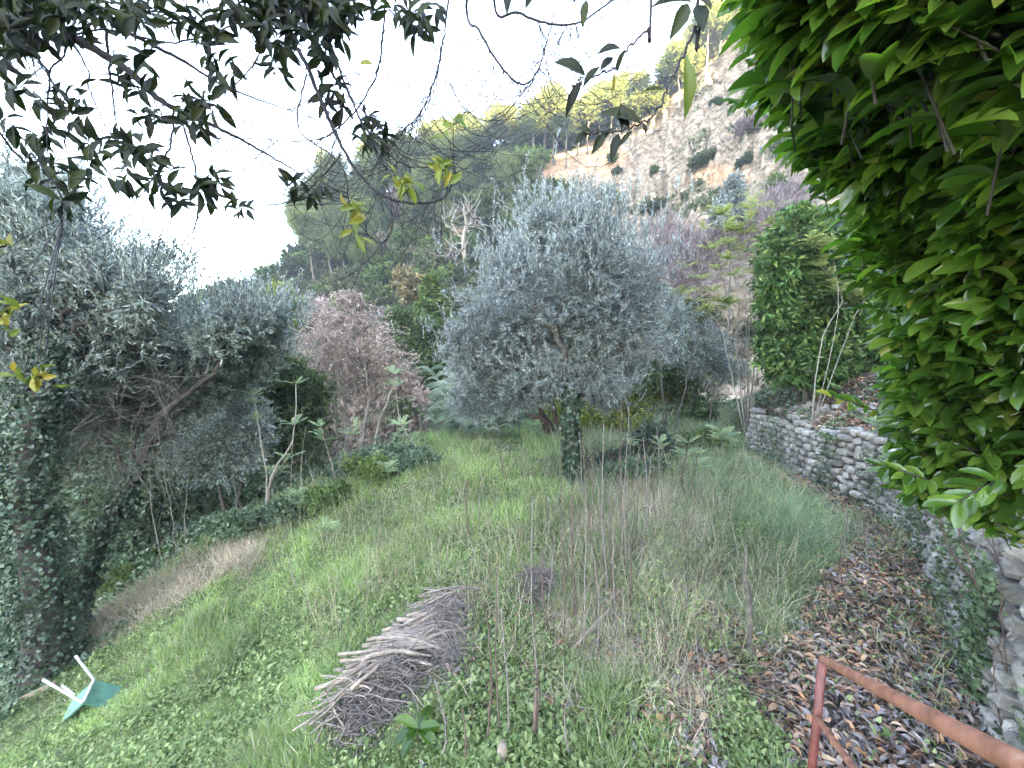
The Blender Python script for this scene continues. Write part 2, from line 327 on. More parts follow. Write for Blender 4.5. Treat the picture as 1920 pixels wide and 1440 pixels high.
def hillmat():
    m = bpy.data.materials.new('hillside'); m.use_nodes = True; nt = m.node_tree; N = nt.nodes; L = nt.links; bs = N['Principled BSDF']
    tc = N.new('ShaderNodeTexCoord'); mp = N.new('ShaderNodeMapping'); mp.inputs['Rotation'].default_value = (rad(-25), rad(35), 0); mp.inputs['Scale'].default_value = (1, 1, 1.7)
    L.new(tc.outputs['Object'], mp.inputs[0])
    no = N.new('ShaderNodeTexNoise'); no.inputs['Scale'].default_value = .9; no.inputs['Detail'].default_value = 12; no.inputs['Roughness'].default_value = .72; L.new(mp.outputs[0], no.inputs['Vector'])
    n2 = N.new('ShaderNodeTexNoise'); n2.inputs['Scale'].default_value = .06; n2.inputs['Detail'].default_value = 4; L.new(tc.outputs['Object'], n2.inputs['Vector'])
    rk = ramp(nt, [(.075, .06, .045), (.19, .15, .11), (.33, .27, .20), (.46, .39, .31)], [.36, .46, .56, .68]); L.new(no.outputs['Fac'], rk.inputs[0])
    orr = ramp(nt, [(.22, .13, .08), (.40, .26, .16), (.50, .36, .25)], [.3, .5, .7]); L.new(no.outputs['Fac'], orr.inputs[0])
    oa = N.new('ShaderNodeAttribute'); oa.attribute_name = 'ochre'
    m1 = N.new('ShaderNodeMix'); m1.data_type = 'RGBA'; L.new(oa.outputs['Fac'], m1.inputs[0]); L.new(rk.outputs[0], m1.inputs[6]); L.new(orr.outputs[0], m1.inputs[7])
    vg = ramp(nt, [(.05, .05, .035), (.11, .115, .06), (.20, .19, .12)], [.3, .5, .7]); L.new(no.outputs['Fac'], vg.inputs[0])
    ba = N.new('ShaderNodeAttribute'); ba.attribute_name = 'bare'
    m2 = N.new('ShaderNodeMix'); m2.data_type = 'RGBA'; L.new(ba.outputs['Fac'], m2.inputs[0]); L.new(vg.outputs[0], m2.inputs[6]); L.new(m1.outputs[2], m2.inputs[7])
    L.new(m2.outputs[2], bs.inputs['Base Color']); bs.inputs['Roughness'].default_value = .95; bs.inputs['Specular IOR Level'].default_value = .1
    bp = N.new('ShaderNodeBump'); bp.inputs['Distance'].default_value = .5; bp.inputs['Strength'].default_value = .6; L.new(no.outputs['Fac'], bp.inputs['Height']); L.new(bp.outputs[0], bs.inputs['Normal'])
    return m
# ------------------------------------------------------------------ tagging
def tag(o, label=None, cat=None, group=None, kind=None):
    if label: o['label'] = label
    if cat: o['category'] = cat
    if group: o['group'] = group
    if kind: o['kind'] = kind
    return o
def thing(name, label, cat, loc, group=None):
    o = bpy.data.objects.new(name, None); C.objects.link(o); o.location = tuple(float(v) for v in loc); o.empty_display_size = .1
    return tag(o, label, cat, group)
def fit(o_geo, name, mat, root): return o_geo.build(name, mat, root, origin=np.array(root.location))
# ------------------------------------------------------------------ regions on the lawn (plan polygons)
def inpoly(x, y, P):
    x = np.asarray(x); r = np.zeros(x.shape, bool); j = len(P) - 1
    for i in range(len(P)):
        xi, yi = P[i]; xj, yj = P[j]
        c = ((yi > y) != (yj > y)) & (x < (xj - xi) * (y - yi) / (yj - yi + 1e-12) + xi); r ^= c; j = i
    return r
LIT_P = np.array([Wg(*p)[:2] for p in ((1490, 1430), (1440, 1260), (1500, 1130), (1600, 1040), (1570, 960), (1520, 905))] + [[5.9, 8.2], [5.2, 5.8], [4.5, 4.2], [4.05, 3.2], [3.2, 1.0], [1.5, 1.0]])
STRAW_P = np.array([Wg(*p)[:2] for p in ((120, 1190), (160, 1240), (330, 1130), (520, 1040), (640, 1010), (560, 985), (400, 1010), (220, 1100))])
def litter_m(x, y):
    n = fbm(x * 1.3 + 9, y * 1.3, 3) - .5
    a = inpoly(x + n * .9, y + n * .9, LIT_P) * 1.0
    wd = polydist(x, y, WALL)
    a = np.maximum(a, (sstep(wd, 0, .3)) * sstep(14 - y, 0, 2) * .8); a = np.maximum(a, sstep(wd, -1.15, -.6) * (y < 10) * .9)
    near = sstep(x, -.9, .6) * (1 - sstep(y, 3.0, 5.2)) * (fbm(x * 2.2, y * 2.2 + 4, 3) > .46) * .8
    return np.maximum(a, near)
# ------------------------------------------------------------------ ground + hill
def build_ground():
    az = np.concatenate([np.linspace(rad(-75), rad(75), 520), np.linspace(rad(75), rad(285), 90)[1:-1]])
    rr = np.concatenate([[0.01], np.geomspace(.4, 40, 300), np.geomspace(41.5, 240, 40)])
    A, Q = np.meshgrid(az, rr); x = Q * np.sin(A); y = Q * np.cos(A)
    z = np.where(Q < 60, G(x, y), -6.5); f = sstep(Q, 25, 45); z = z * (1 - f) - 6.5 * f
    back = (y < 1.0) & (Q < 20)
    n, m = A.shape; i, j = np.meshgrid(np.arange(n - 1), np.arange(m), indexing='ij'); j2 = (j + 1) % m
    q = np.stack([i * m + j, i * m + j2, (i + 1) * m + j2, (i + 1) * m + j], -1)[..., ::-1]
    g = Geo(); g.add(np.stack([x, y, z], -1), q, 0, True)
    o = g.build('ground', groundmat(), attr={'litter': litter_m(x, y)}); tag(o, kind='structure')
    az = np.linspace(rad(-62), rad(62), 640); rr = np.concatenate([np.linspace(23, RR, 210), np.linspace(RR + .6, 150, 60)])
    A, Q = np.meshgrid(az, rr); x = Q * np.sin(A); y = Q * np.cos(A); z = hillz(A, Q)
    b = bare(x, y, z); px, py = proj(x, y, z)
    oc = np.zeros(b.shape)
    for (cx, cy, rx, ry) in ((1035, 312, 60, 40), (1130, 300, 55, 38), (868, 455, 45, 45), (955, 412, 50, 30), (1350, 330, 70, 25), (560, 590, 40, 20), (1180, 215, 30, 20)):
        oc = np.maximum(oc, 1 - sstep(np.hypot((px - cx) / rx, (py - cy) / ry), .5, 1.1))
    n, m = A.shape; i, j = np.meshgrid(np.arange(n - 1), np.arange(m - 1), indexing='ij')
    q = np.stack([i * m + j, i * m + j + 1, (i + 1) * m + j + 1, (i + 1) * m + j], -1)[..., ::-1]
    g = Geo(); g.add(np.stack([x, y, z], -1), q, 0, True)
    o = g.build('hill', hillmat(), attr={'bare': b, 'ochre': oc}); tag(o, kind='structure')
build_ground()
def sun_block_ridge():       # unseen ridge added at right, crest shaped to keep sun off the garden
    X, Y = np.meshgrid(np.linspace(46, 170, 60), np.linspace(-150, 78, 110)); H = np.interp(Y, [-150, -63, -41, -23, -2, 10, 25, 66, 78], [131, 128, 116, 98, 82, 74, 66, 56, 34])
    z = -6 + (H + 6) * sstep(X, 42, 92) ** .8 * (1 - .5 * sstep(X, 96, 170)) + (fbm(X * .2, Y * .2) - .5) * 3
    n, m = X.shape; i, j = np.meshgrid(np.arange(n - 1), np.arange(m - 1), indexing='ij'); q = np.stack([i * m + j, i * m + j + 1, (i + 1) * m + j + 1, (i + 1) * m + j], -1)
    g = Geo(); g.add(np.stack([X, Y, z], -1), q, 0, True); tag(g.build('hill', bpy.data.materials['hillside']), kind='structure')  # this second hill mesh is the added sun blocker
sun_block_ridge()
# ------------------------------------------------------------------ trees
def crown(gl, gw, clumps, T, L, Wd, ntw, nleaf, up=.3, droop=0, rt=.006, mat=0, jit=.7, shell=.45, smooth=False, leafnormal=None):
    """clumps: rows (x,y,z,rx,ry,rz,weight); twigs grow out of each clump centre and carry the leaves"""
    for c in clumps:
        ce = np.array(c[:3]); rd = np.array(c[3:6]) * R.uniform(1.0, 1.3); wt = c[6] if len(c) > 6 else 1
        n = max(3, int(ntw * wt * R.uniform(.8, 1.3))); u = rdir(n); oth = np.array([q[:3] for q in clumps])[R.integers(0, len(clumps), n)] - ce; ol = np.linalg.norm(oth, axis=1, keepdims=True); oth = oth * np.minimum(1, 1.6 * rd.mean() / np.maximum(ol, .01)) * R.uniform(0, .75, (n, 1)); ce = ce + oth; rr_ = (shell + (1 - shell) * R.random(n) ** .6) * (.75 + .35 * R.random(n) + .45 * R.random(n) ** 4)
        E = ce + u * rd * rr_[:, None]; E[:, 2] -= droop * R.random(n) * rd[2]
        S = ce + u * rd * (rr_ * R.uniform(.25, .6, n))[:, None]; S[:, 2] -= .1 * rd[2]
        Mi = (S + E) / 2 + R.normal(size=(n, 3)) * .08 * rd + np.array([0, 0, .06]) * rd
        if gw is not None and rt: twigs(gw, S, Mi, E, rt, rt * .4)
        k = nleaf; t = R.uniform(.15, 1.05, (n, k)); t = t[..., None]
        P = S[:, None] * (1 - t) ** 2 + 2 * Mi[:, None] * t * (1 - t) + E[:, None] * t * t
        D = unit(E - S)[:, None] + R.normal(size=(n, k, 3)) * jit; D[..., 2] += up - droop
        P = P.reshape(-1, 3) + R.normal(size=(n * k, 3)) * .02 * rd.mean(); D = D.reshape(-1, 3)
        nm = R.normal(size=(n * k, 3)) * .7 + np.array([0, 0, 1.])
        s = R.uniform(.65, 1.25, n * k)
        scatter(gl, T, P, D, nm, L * s, Wd * s, mat, smooth)
def px_clumps(lst, Y, dy=.6, flat=1.0):
    out = []
    for c in lst:
        px, py, rx, ry = c[:4]; yy = Y + (c[4] if len(c) > 4 else R.uniform(-dy, dy)); wt = c[5] if len(c) > 5 else 1
        p = W(px, py, yy); k = yy / (F * (cp + (720 - py) / F * sp)) ; out.append([*p, rx * k, (rx + ry) / 2 * k * flat, ry * k, wt])
    return out
def limbs(g, base_pts, clumps, r0, r1=.012, k=6, frac=.55, wig=.06, mat=0):
    """connect the trunk's polyline with each clump centre by a bent limb"""
    tr = np.asarray(base_pts)
    for c in clumps:
        ce = np.array(c[:3]); d = np.linalg.norm(tr - ce, axis=1) + np.abs(tr[:, 2] - ce[2] + .8) * .6; i = int(np.argmin(d)); i = min(i, len(tr) - 1)
        s = tr[i]; L = np.linalg.norm(ce - s)
        mid = s * .5 + ce * .5 + np.array([R.normal() * wig * L, R.normal() * wig * L, .10 * L])
        p = bez([s, mid, ce], 9); p = wiggle(p, .012 * L); rr_ = np.linspace(r0 * (1 - .5 * i / len(tr)) * frac, r1, 9)
        tube(g, p, rr_, k, mat)
def trunk(g, pts, r0, r1, n=18, k=9, wob=.02, mat=0):
    p = bez(pts, n); p = wiggle(p, wob); tt = np.linspace(0, 1, n)
    rr_ = r0 + (r1 - r0) * tt; rr_ = rr_ * (1 + .45 * np.exp(-tt * 9)); tube(g, p, rr_, k, mat); return p
def ivy_on(gl, pts, rad_, n, size, mat=0, droop=.6):
    pts = np.asarray(pts); i = R.integers(0, len(pts) - 1, n); t = R.random(n)[:, None]; c = pts[i] * (1 - t) + pts[i + 1] * t
    u = rdir(n); u[:, 2] *= .2; u = unit(u); rr_ = (np.broadcast_to(rad_, (len(pts),))[i] * R.uniform(.6, 1.25, n))[:, None]
    d = R.normal(size=(n, 3)) * .6; d[:, 2] -= droop
    scatter(gl, T_HEART, c + u * rr_, d, u + R.normal(size=(n, 3)) * .35, size * R.uniform(.6, 1.3, n), size * R.uniform(.6, 1.2, n), mat)

def wisps(gl, gw, cl, n, L, leaf, wd, k=14):
    ce = np.array([c[:3] for c in cl])[R.integers(0, len(cl), n)]; rd = np.array([c[3:6] for c in cl]).mean(0); u = rdir(n); u[:, 2] = np.abs(u[:, 2]) * .8
    ce = ce + u * rd * 1.05; d = u * .5 + [0, 0, .8] + R.normal(size=(n, 3)) * .25; E = ce + unit(d) * (L * R.uniform(.4, 1.2, n))[:, None]
    twigs(gw, ce, (ce + E) / 2 + R.normal(size=(n, 3)) * .02, E, .004, .002)
    for t in np.linspace(0, 1, k): scatter(gl, T_DIA, ce * (1 - t) + E * t, rdir(n) * .7 + unit(d), rdir(n), leaf * R.uniform(.7, 1.2, n), wd)
# central olive ------------------------------------------------------------
def central_olive():
    b = Wg(1088, 905)
    Y = b[1]
    root = thing('olive_tree', 'silvery grey olive tree with an ivy covered trunk standing in the middle of the lawn', 'tree', b)
    g = Geo(); gl = Geo(); gi = Geo()
    tp = trunk(g, [b - [0, 0, .1], W(1072, 850, Y), W(1070, 760, Y), W(1062, 690, Y), W(1085, 630, Y), W(1080, 560, Y + .2), W(1090, 500, Y + .3)], .15, .03, 26, 10)
    t2 = trunk(g, [tp[9], W(1050, 640, Y - .2), W(1020, 600, Y - .3), W(985, 560, Y - .3)], .09, .03, 12, 8)
    t3 = trunk(g, [tp[11], W(1130, 620, Y + .1), W(1170, 560, Y + .2)], .08, .03, 10, 8)
    t4 = trunk(g, [tp[10], W(1010, 690, Y + .2), W(950, 670, Y + .3), W(900, 660, Y + .3)], .045, .015, 12, 8)
    cl = px_clumps([(1040, 430, 60, 38), (1100, 440, 70, 42), (1160, 470, 60, 40), (985, 465, 60, 38), (1030, 490, 80, 45), (1110, 500, 85, 48), (930, 520, 60, 40), (1190, 530, 55, 45),
                    (985, 545, 75, 45), (1060, 555, 80, 50), (1140, 570, 75, 45), (900, 580, 60, 42), (960, 600, 70, 45), (1205, 590, 46, 40), (1225, 545, 30, 34), (880, 640, 60, 42), (930, 665, 70, 42), (850, 690, 45, 34),
                    (1000, 650, 65, 38), (1090, 640, 60, 32), (1170, 620, 55, 30), (905, 720, 60, 36), (960, 720, 60, 36), (880, 760, 40, 24), (1010, 705, 50, 26), (1120, 700, 52, 34, -.4), (1150, 725, 32, 22, -.5), (840, 640, 30, 24), (870, 770, 46, 24), (930, 760, 50, 26), (1000, 745, 40, 22, .4), (1150, 750, 40, 24, .3), (1190, 690, 36, 30), (1130, 420, 46, 28), (1010, 405, 34, 22), (1075, 400, 36, 20)], Y + .2, 1.1, 1.2)
    for c in cl: c[0] = b[0] - .25 + (c[0] - b[0] + .25) * .93
    limbs(g, np.vstack([tp[10:], t2, t3, t4]), cl, .09, .01)
    crown(gl, g, cl, T_DIA, .072, .017, 210, 32, .35, .15, .004, shell=.2)
    wisps(gl, g, cl, 900, .4, .075, .018)
    # upright wispy shoots on top
    n = 900; idx = R.integers(0, 10, n); ce = np.array([cl[i][:3] for i in idx]) + R.normal(size=(n, 3)) * [.5, .5, .12] + [0, 0, .25]
    E = ce + np.stack([R.normal(size=n) * .1, R.normal(size=n) * .1, R.uniform(.2, .55, n)], -1)
    twigs(g, ce, (ce + E) / 2, E, .004, .002)
    for t in np.linspace(.1, 1, 14): scatter(gl, T_DIA, ce * (1 - t) + E * t, rdir(n) * .6 + [0, 0, .9], rdir(n), .08, .02)
    fit(g, 'trunk', M['bark'], root); fit(gl, 'crown', M['olive'], root)
    ivy_on(gi, tp[:15], np.linspace(.21, .13, 15), 3400, .07); ivy_on(gi, tp[15:20], .12, 350, .07)
    fit(gi, 'ivy', M['ivy'], root)
central_olive()
# pinkish dry tree ----------------------------------------------------------
def pink_tree():
    Y = 13.0; b = W(668, 905, Y); b[2] = min(b[2], float(G(b[0], b[1])))
    root = thing('dry_leaved_tree', 'tree with pinkish brown dried leaves and several pale stems left of the central olive', 'tree', b)
    g = Geo(); gl = Geo(); stems = []
    for pts in ([(640, 905), (632, 800), (625, 700), (610, 620)], [(655, 905), (648, 800), (645, 690), (650, 590)], [(685, 905), (680, 830), (690, 740), (675, 640)], [(700, 905), (705, 820), (730, 740), (750, 690)]):
        q = [W(x, y, Y + R.uniform(-.3, .3)) for x, y in pts]; q[0][2] = b[2] - .1; stems.append(trunk(g, q, .055, .025, 16, 7, .03))
    cl = px_clumps([(640, 570, 60, 32), (600, 590, 46, 34), (685, 600, 55, 34), (590, 640, 38, 38), (640, 630, 55, 40), (700, 650, 55, 36), (740, 670, 45, 30), (620, 680, 45, 34), (670, 690, 55, 30), (765, 700, 30, 22), (720, 715, 45, 26), (760, 735, 34, 16), (660, 730, 36, 20), (800, 745, 14, 14), (655, 548, 30, 14), (640, 860, 46, 30, .3, .35), (700, 850, 30, 30, .3, .3)], Y, 1.0)
    limbs(g, np.vstack(stems), cl[:-2], .05, .012)
    crown(gl, g, cl, T_DIA, .10, .034, 150, 13, -.1, .35, .007, shell=.15)
    fit(g, 'trunk', M['bark_l'], root); fit(gl, 'crown', M['pink'], root)
pink_tree()
# generic tree from pixel clumps ---------------------------------------------
def ptree(name, label, cat, base, Y, stems, clumps, mat, leaf, ntw=120, nleaf=14, r0=.08, T=T_DIA, up=.2, droop=.1, bark='bark', shell=.3, dy=.6, wig=.03, group=None, rt=.006, limb=True, flat=1.0):
    b = W(base[0], base[1], Y); gz = float(G(b[0], b[1])); b[2] = min(b[2], gz) if gz > b[2] - 1.5 else gz
    b[2] = gz
    root = thing(name, label, cat, b, group)
    g = Geo(); gl = Geo(); S = []
    for s in stems:
        q = [W(x, y, Y + (R.uniform(-.25, .25) if i else 0)) for i, (x, y) in enumerate(s)]; q[0] = np.array([q[0][0], q[0][1], b[2] - .15]); S.append(trunk(g, q, r0, r0 * .3, 14, 7, wig))
    cl = px_clumps(clumps, Y, dy, flat)
    if limb and S: limbs(g, np.vstack(S), cl, r0 * .6, .01)
    crown(gl, g, cl, T, leaf[0], leaf[1], ntw, nleaf, up, droop, rt, shell=shell)
    fit(g, 'trunk', M[bark], root); fit(gl, 'crown', M[mat], root)
    return root
# left: big tree with ivy trunk
def left_tree():
    b = Wg(95, 1268); Y = b[1]
    root = thing('tall_olive_tree', 'tall grey olive tree at the left edge with a thick trunk smothered in dark ivy', 'tree', b)
    g = Geo(); gl = Geo(); gi = Geo()
    tp = trunk(g, [b - [0, 0, .1], W(85, 1150, Y), W(60, 1000, Y), W(50, 850, Y), W(90, 700, Y + .4), W(100, 560, Y + .8)], .24, .07, 22, 10)
    Y += 1.0
    tb = trunk(g, [b + [0.2, .3, 0], W(150, 1130, Y), W(200, 990, Y), W(250, 900, Y + .2), W(290, 800, Y + .4), W(340, 745, Y + .6), W(410, 690, Y + .8), W(430, 640, Y + 1)], .11, .03, 24, 8)
    cl = px_clumps([(60, 330, 55, 38), (20, 380, 60, 55), (110, 420, 50, 45), (60, 470, 80, 50), (150, 490, 50, 42), (10, 520, 70, 60), (110, 550, 80, 50), (190, 560, 55, 42), (250, 590, 45, 34), (275, 530, 34, 34), (290, 600, 34, 28), (60, 620, 90, 50), (160, 640, 80, 45), (240, 650, 60, 40),
                    (20, 700, 80, 50), (110, 720, 80, 45), (200, 720, 70, 40), (-60, 450, 70, 80), (-60, 620, 80, 80), (40, 400, 70, 55), (100, 480, 70, 50), (40, 560, 70, 55), (200, 620, 60, 45), (140, 440, 40, 36), (270, 560, 30, 40), (220, 530, 40, 40), (100, 360, 34, 28), (60, 760, 90, 50), (170, 770, 80, 50), (120, 660, 90, 50), (30, 830, 90, 50)], Y + .6, 1.4, 1.2)
    cl2 = px_clumps([(300, 660, 60, 40), (350, 640, 55, 36), (400, 620, 50, 36), (440, 600, 46, 34), (480, 590, 44, 34), (510, 620, 40, 34), (460, 660, 55, 34), (400, 690, 60, 36), (330, 720, 60, 36), (500, 680, 30, 30), (270, 780, 60, 34), (370, 760, 50, 30), (430, 740, 50, 30), (520, 590, 24, 24), (180, 800, 70, 30)], Y + 1.6, 1.2, 1.2)
    limbs(g, tp[10:], cl, .1, .012); limbs(g, tb[10:], cl2, .06, .01)
    crown(gl, g, cl, T_DIA, .095, .026, 300, 22, .2, .2, .004, shell=.1)
    crown(gl, g, cl2, T_DIA, .09, .025, 260, 20, .2, .15, .004, shell=.1)
    wisps(gl, g, cl + cl2, 2600, .55, .085, .022); wisps(gl, g, px_clumps([(240, 520, 16, 16), (285, 500, 10, 16), (255, 560, 30, 20), (300, 560, 14, 16)], Y + .6, .3), 260, .45, .08, .024)
    fit(g, 'trunk', M['bark_d'], root); fit(gl, 'crown', M['olive_dk'], root)
    ivy_on(gi, tp[:20], .26 + .24 * R.random(20), 8200, .052, droop=.9); ivy_on(gi, tp[3:9] + [-.7, .5, -.2], .25 + .25 * R.random(6), 2600, .052)
    ivy_on(gi, tb[2:12], .16, 1300, .07)
    fit(gi, 'ivy', M['ivy'], root)
    # tangle of bare hanging twigs
    g2 = Geo(); n = 1100; A = np.stack([W(R.uniform(0, 330), R.uniform(700, 900), Y + R.uniform(-.8, 1.2)) for _ in range(n)])
    D = R.normal(size=(n, 3)) * [.35, .3, .35] + [.1, 0, -.1]; twigs(g2, A, A + D * .5 + R.normal(size=(n, 3)) * .05, A + D, .004, .0015)
    fit(g2, 'twig', M['bark'], root)
left_tree()
# mid ground trees (left to right)
ptree('green_shrub_tree', 'bushy mid green tree between the left olive and the pinkish brown tree', 'tree', (545, 900), 11.5, [[(535, 900), (530, 780), (540, 680)], [(560, 900), (570, 800), (560, 700)]],
      [(530, 680, 40, 26), (560, 710, 50, 34), (510, 740, 46, 34), (560, 770, 55, 36), (500, 800, 46, 34), (550, 830, 55, 36), (590, 800, 36, 36), (585, 870, 40, 30), (520, 860, 44, 26), (600, 730, 28, 26), (480, 700, 30, 26)], 'green', (.13, .045), 170, 16, .07)
ptree('grey_shrub', 'grey leaved shrub under the branches of the left olive', 'shrub', (420, 930), 9.5, [[(420, 930), (400, 850), (380, 800)], [(440, 930), (450, 850)]],
      [(380, 830, 46, 32), (430, 800, 46, 34), (460, 850, 50, 34), (410, 880, 52, 34), (350, 870, 50, 30), (480, 800, 34, 30), (300, 850, 55, 34), (470, 760, 34, 24)], 'olive_dk', (.10, .03), 160, 15, .05)
ptree('dark_thicket', 'dark leafy thicket behind the saplings left of the lawn', 'thicket', (470, 960), 10.5, [[(470, 960), (480, 900)]],
      [(400, 930, 60, 30), (470, 910, 50, 34), (540, 920, 55, 24), (600, 905, 40, 20), (330, 940, 60, 34), (260, 930, 60, 40), (700, 870, 50, 30), (640, 890, 50, 26), (760, 850, 50, 30), (200, 900, 60, 40)], 'bramble', (.13, .07), 200, 12, .05, rt=.004)
ptree('dark_thicket', 'dark tangled thicket behind the ivy covered trunk at the left edge', 'thicket', (150, 1010), 9.2, [[(150, 1010), (160, 900)], [(60, 1000), (60, 880)]],
      [(20, 800, 70, 50), (100, 810, 70, 50), (180, 830, 70, 50), (250, 860, 60, 50), (40, 880, 80, 50), (130, 900, 80, 50), (220, 930, 70, 50), (60, 960, 90, 50), (150, 990, 90, 44), (240, 1010, 60, 30), (-40, 900, 60, 90), (330, 900, 40, 40), (20, 1040, 80, 50), (320, 800, 50, 40)], 'bramble', (.11, .06), 260, 12, .05, rt=.005)
ptree('yellow_green_tree', 'small yellow green rounded tree beyond the left olive, left of the pinkish brown tree', 'tree', (515, 640), 24, [[(515, 650), (515, 560)]],
      [(515, 545, 30, 20), (495, 575, 22, 24), (535, 580, 26, 26), (515, 605, 36, 24), (560, 570, 14, 14)], 'ygreen', (.26, .12), 120, 14, .12, dy=1)
ptree('tan_tree', 'small tree with tan and yellow autumn leaves on the lower hillside', 'tree', (775, 620), 30, [[(775, 620), (775, 540)]],
      [(755, 515, 22, 16), (785, 530, 24, 20), (765, 545, 26, 18), (795, 555, 14, 14)], 'tan', (.3, .17), 130, 12, .12, dy=1)
ptree('green_cone_tree', 'pointed fresh green tree just right of the tan autumn tree', 'tree', (812, 640), 26, [[(812, 640), (812, 560)]],
      [(808, 525, 12, 14), (812, 550, 22, 20), (812, 580, 30, 24), (808, 615, 40, 26), (835, 640, 30, 24), (780, 600, 20, 24)], 'scrub_g', (.28, .14), 140, 12, .12, dy=1)
ptree('dark_green_tree', 'dark green tree between the pinkish brown tree and the central olive', 'tree', (790, 740), 19, [[(790, 740), (785, 640)]],
      [(770, 600, 34, 28), (800, 640, 40, 34), (760, 640, 30, 30), (820, 690, 40, 30), (780, 690, 40, 30), (830, 620, 24, 20), (800, 740, 50, 30), (740, 590, 24, 20), (760, 760, 40, 30)], 'green', (.2, .09), 150, 14, .1, dy=.8)
ptree('far_olive_tree', 'pale grey green olive tree showing above the valley between the left trees', 'tree', (430, 680), 17, [[(430, 680), (430, 610)]],
      [(420, 570, 34, 26), (465, 560, 40, 26), (390, 600, 40, 26), (440, 610, 46, 28), (480, 610, 34, 24), (350, 620, 34, 24), (300, 640, 40, 24), (520, 640, 40, 24)], 'olive_dk', (.15, .05), 150, 16, .1, dy=.8)
ptree('bushy_green_tree', 'rounded olive green tree low between the left olive and the distant valley', 'tree', (350, 700), 21, [[(350, 700), (350, 640)]],
      [(340, 610, 34, 16), (380, 640, 40, 24), (310, 650, 40, 24), (420, 650, 40, 24), (360, 680, 60, 26), (450, 700, 60, 30)], 'green', (.24, .12), 150, 12, .1, dy=.8)
ptree('yellow_leaf_bush', 'bush with small yellow leaves behind the central olive trunk', 'bush', (1120, 830), 13.5, [[(1110, 830), (1120, 780)]],
      [(1090, 770, 34, 26), (1140, 770, 50, 30), (1190, 780, 46, 30), (1060, 790, 34, 22), (1010, 750, 40, 20), (1170, 740, 40, 24), (1220, 760, 40, 34), (1130, 800, 60, 26)], 'ygreen', (.10, .05), 120, 11, .05, dy=.7)
ptree('small_dark_tree', 'low dark limbed tree with yellowing leaves leaning left behind the olive trunk', 'tree', (1050, 812), 12, [[(1052, 812), (1040, 770), (1030, 730), (1060, 700)], [(1048, 800), (1010, 765), (970, 745), (940, 740)], [(1045, 795), (1010, 783), (985, 778)]],
      [(1035, 735, 12, 8), (975, 740, 30, 16, 0, .5), (1030, 700, 40, 20, 0, .5), (930, 750, 34, 20, 0, .5), (1055, 745, 12, 8)], 'tan', (.13, .06), 55, 7, .10, bark='rust_bark', limb=False)
ptree('dark_evergreen_bush', 'dark evergreen bush right of the central olive crown', 'bush', (1250, 800), 13, [[(1250, 800), (1250, 740)]],
      [(1225, 690, 40, 26), (1270, 700, 40, 30), (1240, 730, 46, 26), (1300, 740, 46, 30), (1200, 720, 30, 20)], 'green', (.12, .05), 170, 12, .05)
ptree('grey_green_shrub', 'loose grey green shrub with thin upright stems to the right of the olive', 'shrub', (1330, 790), 12, [[(1250, 800), (1240, 700), (1250, 620)], [(1260, 800), (1290, 700), (1300, 620)], [(1330, 790), (1340, 700), (1330, 620)]],
      [(1270, 600, 40, 34), (1310, 640, 46, 34), (1350, 650, 40, 34), (1290, 680, 46, 34), (1350, 700, 46, 34), (1260, 560, 26, 24), (1380, 700, 30, 30), (1250, 650, 30, 34)], 'olive_dk', (.11, .035), 110, 13, .03, dy=.6)
ptree('purple_bare_shrub', 'purplish grey leafless shrub at the foot of the sandy cliff, nearest the olive crown', 'shrub', (1270, 560), 30, [[(1270, 560), (1270, 470)]],
      [(1240, 430, 40, 24), (1270, 460, 46, 30), (1300, 490, 46, 34), (1240, 480, 34, 34), (1340, 470, 40, 34), (1290, 530, 50, 34)], 'twigp', (.7, .035), 260, 8, .08, up=.7, dy=1.5, shell=.1)
ptree('grey_bare_shrub', 'grey leafless shrub behind the yellow green saplings on the bank', 'shrub', (1440, 560), 28, [[(1440, 560), (1440, 470)]],
      [(1400, 420, 46, 30), (1450, 380, 46, 34), (1490, 360, 40, 30), (1480, 430, 46, 34), (1420, 480, 46, 34), (1350, 430, 34, 24)], 'twigp', (.6, .035), 230, 8, .08, up=.7, dy=1.5, shell=.1)
ptree('pale_poplar', 'small pale grey green tree at the foot of the cliff above the yellow saplings', 'tree', (1375, 480), 27, [[(1375, 480), (1375, 400)]],
      [(1375, 340, 16, 20), (1370, 375, 26, 24), (1385, 410, 30, 24), (1350, 400, 20, 20)], 'olive', (.26, .1), 110, 10, .1, dy=1)
ptree('mixed_bush', 'tangle of fresh green bushes closing the far end of the lawn behind the olive', 'bush', (1000, 815), 16, [[(1000, 815), (1000, 760)]],
      [(900, 780, 40, 26), (960, 770, 50, 30), (1020, 770, 46, 26), (1080, 775, 50, 30), (1150, 785, 50, 26), (1220, 790, 46, 26), (1290, 780, 46, 30), (840, 760, 40, 30), (1340, 770, 40, 30)], 'green', (.15, .07), 170, 12, .05, dy=1)
